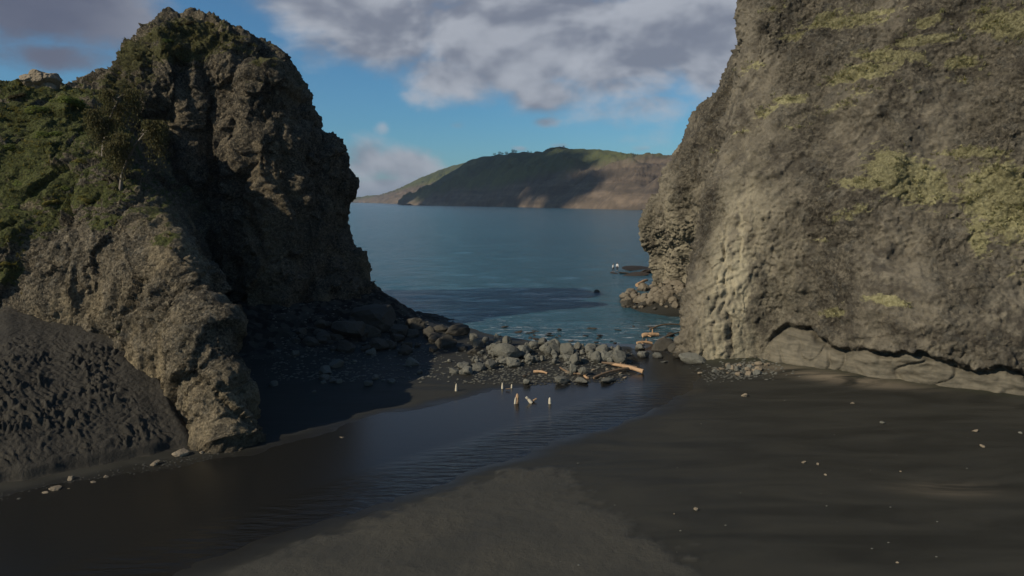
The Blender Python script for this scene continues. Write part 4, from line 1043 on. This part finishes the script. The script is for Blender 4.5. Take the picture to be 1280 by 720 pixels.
stump(643.6, 504.6, 8.5, 3.0, .1, 'bleached slab standing against the largest orange stump'); stump(687.5, 504.5, 8, 4.5, -.05, 'pale cone shaped stump on the right of the group')
x0, y0 = G(664.5, 503.2, 0); x1, y1 = G(656.5, 500, 0); sc = y0 / FPX
log((x0, y0, STREAM), (x1 + .05, y0 + .05, 7 * sc), .13, .09, 'pale stump tilted to the left in the middle of the stream', M_pale, 'driftwood_stump', 'driftwood stumps by the stream', .02, 'driftwood')
log((*G(666, 502, 0), 0.02), (*G(670.5, 501, 0), .16), .09, .06, 'small orange wood piece beside the tilted stump', M_wood, 'driftwood_stump', 'driftwood stumps by the stream', .02, 'driftwood')
log((*G(632, 486, .1), .08), (*G(638, 486, .1), .1), .06, .05, 'small dark wood piece between the two far stumps', M_brown, 'driftwood_stump', 'driftwood stumps by the stream', .02, 'driftwood')

# ------------------------------------------------------------------ low reef and the two people beyond the cliff
for px, py, w, lab, asp in ((795, 345, 22, 'low brown reef slab beside the two people', (1.5, .9, .16)), (812, 341, 26, 'dark reef slab under the far cliff', (1.3, .9, .30)), (800, 337, 36, 'thin far rim of the low reef', (1.6, .5, .10)), (781, 342, 14, 'left tip of the low reef', (1.3, .9, .18)), (768, 342, 12, 'barely awash slab under the two people', (1.5, .8, .10))):
    boulder(px, py, w, 'weed', lab, 'low reef slabs', asp, 'reef_rock', z=SEA, sink=.3, cat='rock')

def skin_obj(name, verts, edges, radii, mat, parent, sub=1, root_i=0):
    me = bpy.data.meshes.new(name); me.from_pydata(verts, edges, []); o = bpy.data.objects.new('t', me); COL.objects.link(o)
    md = o.modifiers.new('k', 'SKIN')
    for i, r in enumerate(radii): me.skin_vertices[0].data[i].radius = (r, r)
    me.skin_vertices[0].data[root_i].use_root = True
    s2 = o.modifiers.new('s', 'SUBSURF'); s2.levels = sub
    dg = bpy.context.evaluated_depsgraph_get(); dg.update(); m2 = bpy.data.meshes.new_from_object(o.evaluated_get(dg)); bpy.data.objects.remove(o)
    m2.materials.clear(); m2.materials.append(mat); m2.polygons.foreach_set('use_smooth', [True] * len(m2.polygons)); return link(name, m2, parent)
def flat_mat(name, c, r=.8):
    m, t, b, pos = material(name); t.put(b.inputs['Base Color'], t.mix(t.noise(pos, 6, 3), c, tuple(x * .8 for x in c))); b.inputs['Roughness'].default_value = r; return m
M_skin = flat_mat('skin', (.42, .26, .19), .5); M_white = flat_mat('white_cloth', (.78, .77, .74)); M_dark = flat_mat('dark_cloth', (.03, .032, .038)); M_hair = flat_mat('hair', (.05, .035, .025))
def person(loc, rz, step, arm, label):
    root = link('person', None); root.location = loc; root.rotation_euler = (0, 0, rz); tag(root, label, 'person')
    J = {'pel': (0, 0, .95), 'wst': (0, 0, 1.1), 'chs': (0, -.01, 1.3), 'nk0': (0, 0, 1.47), 'nk1': (0, -.01, 1.55), 'hd0': (0, -.02, 1.64), 'hd1': (0, -.02, 1.74)}
    r = {'pel': .14, 'wst': .12, 'chs': .14, 'nk0': .07, 'nk1': .055, 'hd0': .085, 'hd1': .08}
    E = [('pel', 'wst'), ('wst', 'chs'), ('chs', 'nk0'), ('nk0', 'nk1'), ('nk1', 'hd0'), ('hd0', 'hd1')]
    for s, n in ((1, 'L'), (-1, 'R')):
        a = arm * s; st = step * s
        for k, p, q in (('hip', (.1 * s, 0, .88), .09), ('kne', (.11 * s, -st * .5 - .02, .48), .06), ('ank', (.11 * s, -st, .08), .042), ('toe', (.12 * s, -st - .17, .03), .035),
                        ('sho', (.18 * s, 0, 1.42), .06), ('elb', (.25 * s, .03 + a * .1, 1.13), .042), ('wri', (.26 * s, -.08 + a * .2, .88), .028), ('plm', (.26 * s, -.10 + a * .2, .80), .03)): J[k + n] = p; r[k + n] = q
        E += [('pel', 'hip' + n), ('hip' + n, 'kne' + n), ('kne' + n, 'ank' + n), ('ank' + n, 'toe' + n), ('chs', 'sho' + n), ('sho' + n, 'elb' + n), ('elb' + n, 'wri' + n), ('wri' + n, 'plm' + n)]
        bx_, by_, bz_ = J['plm' + n]
        for f, (dy, L) in enumerate(((-.03, .075), (-.012, .085), (.01, .08), (.03, .06))):
            J['f%d' % f + n] = (bx_ - .012 * s, by_ + dy, bz_ - .05); J['g%d' % f + n] = (bx_ - .03 * s, by_ + dy, bz_ - .05 - L * .6); r['f%d' % f + n] = r['g%d' % f + n] = .009; E += [('plm' + n, 'f%d' % f + n), ('f%d' % f + n, 'g%d' % f + n)]
        J['th' + n] = (bx_ - .02 * s, by_ - .05, bz_ - .03); r['th' + n] = .010; E.append(('plm' + n, 'th' + n))
    def build(name, keys, grow, mat, cut=None):
        ks = [k for k in J if k in keys] if keys else list(J); ix = {k: i for i, k in enumerate(ks)}
        return skin_obj(name, [J[k] for k in ks], [(ix[a], ix[b]) for a, b in E if a in ix and b in ix], [r[k] + (grow if not k.startswith(('f', 'g')) else 0) for k in ks], mat, root, 1, ix.get('pel', 0))
    bd = build('body', None, 0, M_skin)
    build('shirt', ['pel', 'wst', 'chs', 'nk0', 'shoL', 'elbL', 'shoR', 'elbR', 'wriL', 'wriR'], .022, M_white); build('trousers', ['pel', 'hipL', 'hipR', 'kneL', 'kneR', 'ankL', 'ankR'], .018, M_dark)
    bm = bmesh.new(); bmesh.ops.create_uvsphere(bm, u_segments=12, v_segments=8, radius=.108); 
    for v in bm.verts: v.co = Vector((v.co.x, v.co.y + .015 + (.03 if v.co.z < 0 else 0), v.co.z * .95 + 1.735))
    me = bpy.data.meshes.new('hair'); bm.to_mesh(me); bm.free(); me.materials.append(M_hair); link('hair', me, root)
    bm = bmesh.new(); bmesh.ops.create_cone(bm, segments=5, radius1=.018, radius2=.004, depth=.04, matrix=Matrix.Translation((0, -.105, 1.66)) @ Matrix.Rotation(R(90), 4, 'X')); me = bpy.data.meshes.new('nose'); bm.to_mesh(me); bm.free(); me.materials.append(M_skin); link('nose', me, root)
x, y = G(766.5, 339.5, SEA); person((x, y, SEA - .05), R(25), .16, .6, 'person in white top and dark trousers, the left one of two by the reef')
x, y = G(771.5, 338.5, SEA); person((x, y, SEA + .0), R(-20), .12, -.4, 'person in white top and dark trousers, the right one of two by the reef')

# pale hut on the headland summit
best = None
for py in np.arange(175, 200, .3):
    d = ray(704.5, py).normalized(); l, n_, i, dd_ = bvh_head.ray_cast(Vector((0, 0, CAM_H)), d)
    if l is not None: best = l; break
if best:
    root = link('hut', None); root.location = best; tag(root, 'tiny pale hut on the summit of the headland', 'hut')
    bm = bmesh.new(); bmesh.ops.create_cube(bm, size=1, matrix=Matrix.Diagonal((4.5, 3.5, 3, 1))); 
    me = bpy.data.meshes.new('wall'); bm.to_mesh(me); bm.free(); me.materials.append(M_white); w_ = link('wall', me, root); w_.location = (0, 0, 1.)
    bm = bmesh.new(); vs = [bm.verts.new(v) for v in ((-2.5, -2, 0), (2.5, -2, 0), (2.5, 2, 0), (-2.5, 2, 0), (-2.5, 0, 1.2), (2.5, 0, 1.2))]
    for f in ((0, 1, 5, 4), (2, 3, 4, 5), (0, 4, 3), (1, 2, 5), (3, 2, 1, 0)): bm.faces.new([vs[i] for i in f])
    me = bpy.data.meshes.new('roof'); bm.to_mesh(me); bm.free(); me.materials.append(M_brown); w_ = link('roof', me, root); w_.location = (0, 0, 2.52)

# clouds up on the left, outside the frame, that shade the headland
m, t, b, pos = material('cloud_white'); b.inputs['Base Color'].default_value = (.85, .85, .86, 1); b.inputs['Roughness'].default_value = 1
def cloud(gx, gy, rx, ry, seed, alt=2500):
    az_, el_ = R(-123), R(33); k = alt / math.tan(el_); cx, cy = gx + math.sin(az_) * k, gy + math.cos(az_) * k
    bm = bmesh.new(); rnd = random.Random(seed)
    for _ in range(34):
        a = rnd.uniform(0, 6.28); q = rnd.uniform(0, 1.) ** .5; r = rnd.uniform(.12, .36) * (1.15 - .6 * q) * min(rx, ry)
        bmesh.ops.create_icosphere(bm, subdivisions=3, radius=1, matrix=Matrix.Translation((math.cos(a) * q * rx, math.sin(a) * q * ry, rnd.uniform(-.1, .2) * ry)) @ Matrix.Diagonal((r * 1.3, r * 1.1, r * .45, 1)))
    C = np.array([v.co[:] for v in bm.verts]); d = 40 * fbm(C / 120, 3, seed)
    for v, q in zip(bm.verts, d): v.co += v.normal * float(q)
    me = bpy.data.meshes.new('cloud'); bm.to_mesh(me); bm.free(); me.materials.append(bpy.data.materials['cloud_white']); o = link('cloud', me); o.location = (cx, cy, alt + 60); tag(o, None, None, None, 'structure')
for k, (gx, gy, r) in enumerate(((-520, 2900, 300), (-330, 2650, 300), (-200, 2350, 260), (-60, 2080, 250), (40, 1800, 200), (60, 1560, 130), (-100, 2650, 260), (60, 2350, 260), (150, 2060, 190), (130, 1760, 130), (-380, 2950, 200))):
    cloud(gx, gy, r, r, k)

bm = bmesh.new(); bmesh.ops.create_cube(bm, size=1, matrix=Matrix.Translation((0, 5000, 150)) @ Matrix.Diagonal((64000, 58000, 330, 1)))
me = bpy.data.meshes.new('haze'); bm.to_mesh(me); bm.free(); hz = link('haze', me); tag(hz, 'thin sea haze in the air', None, None, 'stuff')
m = bpy.data.materials.new('haze_air'); m.use_nodes = True; m.node_tree.nodes.clear(); ho = m.node_tree.nodes.new('ShaderNodeOutputMaterial'); hv = m.node_tree.nodes.new('ShaderNodeVolumePrincipled')
hv.inputs['Density'].default_value = .00006; hv.inputs['Color'].default_value = (.75, .85, 1, 1); hv.inputs['Anisotropy'].default_value = .2; m.node_tree.links.new(hv.outputs[0], ho.inputs['Volume']); me.materials.append(m)

# ------------------------------------------------------------------ light and sky
SUN_AZ = R(-123); SUN_EL = R(33)            # azimuth measured from +Y towards +X
sd = Vector((math.sin(SUN_AZ) * math.cos(SUN_EL), math.cos(SUN_AZ) * math.cos(SUN_EL), math.sin(SUN_EL)))
sl = bpy.data.lights.new('sun', 'SUN'); sl.energy = 4.6; sl.angle = R(.5); sl.color = (1, .90, .73)
so = bpy.data.objects.new('sun', sl); COL.objects.link(so); so.rotation_euler = sd.to_track_quat('Z', 'Y').to_euler()
w = bpy.data.worlds.new('World'); scene.world = w; w.use_nodes = True
t = NT(w.node_tree); bg = w.node_tree.nodes['Background']
sky = t.node('ShaderNodeTexSky', sky_type='NISHITA', sun_disc=False, sun_elevation=SUN_EL, sun_rotation=SUN_AZ, altitude=15, air_density=1.0, dust_density=.35, ozone_density=3.0)
tc = t.node('ShaderNodeTexCoord').outputs['Generated']; sx = t.node('ShaderNodeSeparateXYZ', {0: tc})
az = t.math('ARCTAN2', sx.outputs[0], sx.outputs[1]); el = t.math('ARCSINE', sx.outputs[2])
def ae(px, py):
    d = ray(px, py).normalized(); return math.atan2(d.x, d.y), math.asin(d.z)
blobs = [(660, 40, 190, 75, 1.), (480, 40, 120, 60, .85), (800, 60, 130, 75, 1.), (560, 95, 80, 38, .8), (815, 130, 62, 26, .7), (900, 60, 90, 70, 1.), (690, 115, 70, 30, .7), (380, 10, 90, 40, .7), (640, 0, 330, 30, .7),
         (30, -2, 120, 40, .95), (75, 68, 62, 18, .5), (455, 205, 34, 30, .55), (510, 205, 60, 24, .55), (480, 235, 80, 14, .6), (478, 158, 12, 10, .38), (575, 156, 18, 8, .45), (683, 153, 22, 10, .5), (650, 186, 16, 5, .4), (1000, 120, 120, 90, .5), (520, 118, 34, 16, .55), (700, 182, 18, 5, .4), (800, 186, 14, 5, .35), (540, 190, 60, 12, .35)]
def density(dx=0., dy=0.):
    tot = None
    a_ = t.math('ADD', az, dx) if dx else az; e_ = t.math('ADD', el, dy) if dy else el
    for px, py, rx, ry, wt in blobs:
        a0, e0 = ae(px, py); kx = FPX / rx / 1.05; ky = FPX / ry / 1.05
        u = t.math('MULTIPLY', t.math('SUBTRACT', a_, a0), kx); v = t.math('MULTIPLY', t.math('SUBTRACT', e_, e0), ky)
        g = t.math('MULTIPLY', t.math('EXPONENT', t.math('MULTIPLY', t.math('ADD', t.math('MULTIPLY', u, u), t.math('MULTIPLY', v, v)), -1.)), wt)
        tot = g if tot is None else t.math('MAXIMUM', tot, g)
    cv = t.node('ShaderNodeCombineXYZ', {0: a_, 1: t.math('MULTIPLY', e_, 1.7), 2: 0.}).outputs[0]
    n1 = t.noise(cv, 5.5, 5, .50, .2); n2 = t.noise(cv, 24., 6, .62, .2)
    # scattered cloud over the rest of the sky
    hp = t.math('ADD', sx.outputs[2], .10); pv = t.node('ShaderNodeCombineXYZ', {0: t.math('DIVIDE', sx.outputs[0], hp), 1: t.math('DIVIDE', sx.outputs[1], hp), 2: 2.}).outputs[0]
    far = t.math('MULTIPLY', t.ramp(t.noise(pv, .9, 6, .55), .5, .62), t.ramp(el, .34, .5))
    far = t.math('MAXIMUM', far, t.math('MULTIPLY', t.ramp(t.noise(pv, .8, 6, .55), .48, .6), t.math('MULTIPLY', t.ramp(t.math('ABSOLUTE', az), .85, 1.1), t.ramp(el, .02, .2))))
    tot = t.math('MAXIMUM', tot, far)
    s_ = t.math('ADD', tot, t.math('ADD', t.math('MULTIPLY', t.math('SUBTRACT', n1, .5), 1.5), t.math('MULTIPLY', t.math('SUBTRACT', n2, .5), .38)))
    return s_, n1, n2
D0, n1, n2 = density(); m1 = t.noise(t.node('ShaderNodeCombineXYZ', {0: t.math('ADD', az, -.010), 1: t.math('MULTIPLY', t.math('ADD', el, .020), 1.7), 2: 0.}).outputs[0], 5.5, 4, .50, .2)
alpha = t.ramp(D0, .22, .66)
lit = t.ramp(t.math('SUBTRACT', n1, m1), -.10, .09)
thick = t.ramp(D0, .4, 1.15)
CLB = 1.0
bright = t.mix(lit, (2.7, 2.95, 3.7), (6.2, 6.5, 7.2))
bright = t.mix(t.ramp(az, -.56, -.30, .08, 1.), (1.3, 1.4, 2.1), bright)
cc = t.mix(t.math('MULTIPLY', thick, .28), bright, t.mix(t.ramp(az, -.56, -.30), (1.3, 1.4, 2.1), (2.7, 2.9, 3.6)))
final = t.mix(t.math('MULTIPLY', alpha, .94), t.mix(1., sky.outputs[0], (.52, .96, 1.18), 'MULTIPLY'), cc)

w.cycles.sampling_method = 'MANUAL'; w.cycles.sample_map_resolution = 256
t.put(bg.inputs['Color'], final); bg.inputs['Strength'].default_value = .08
vs = scene.view_settings; vs.view_transform = 'Standard'; vs.look = 'None'; vs.gamma = 1; vs.exposure = -.16; vs.use_curve_mapping = False
scene.render.engine = 'CYCLES'
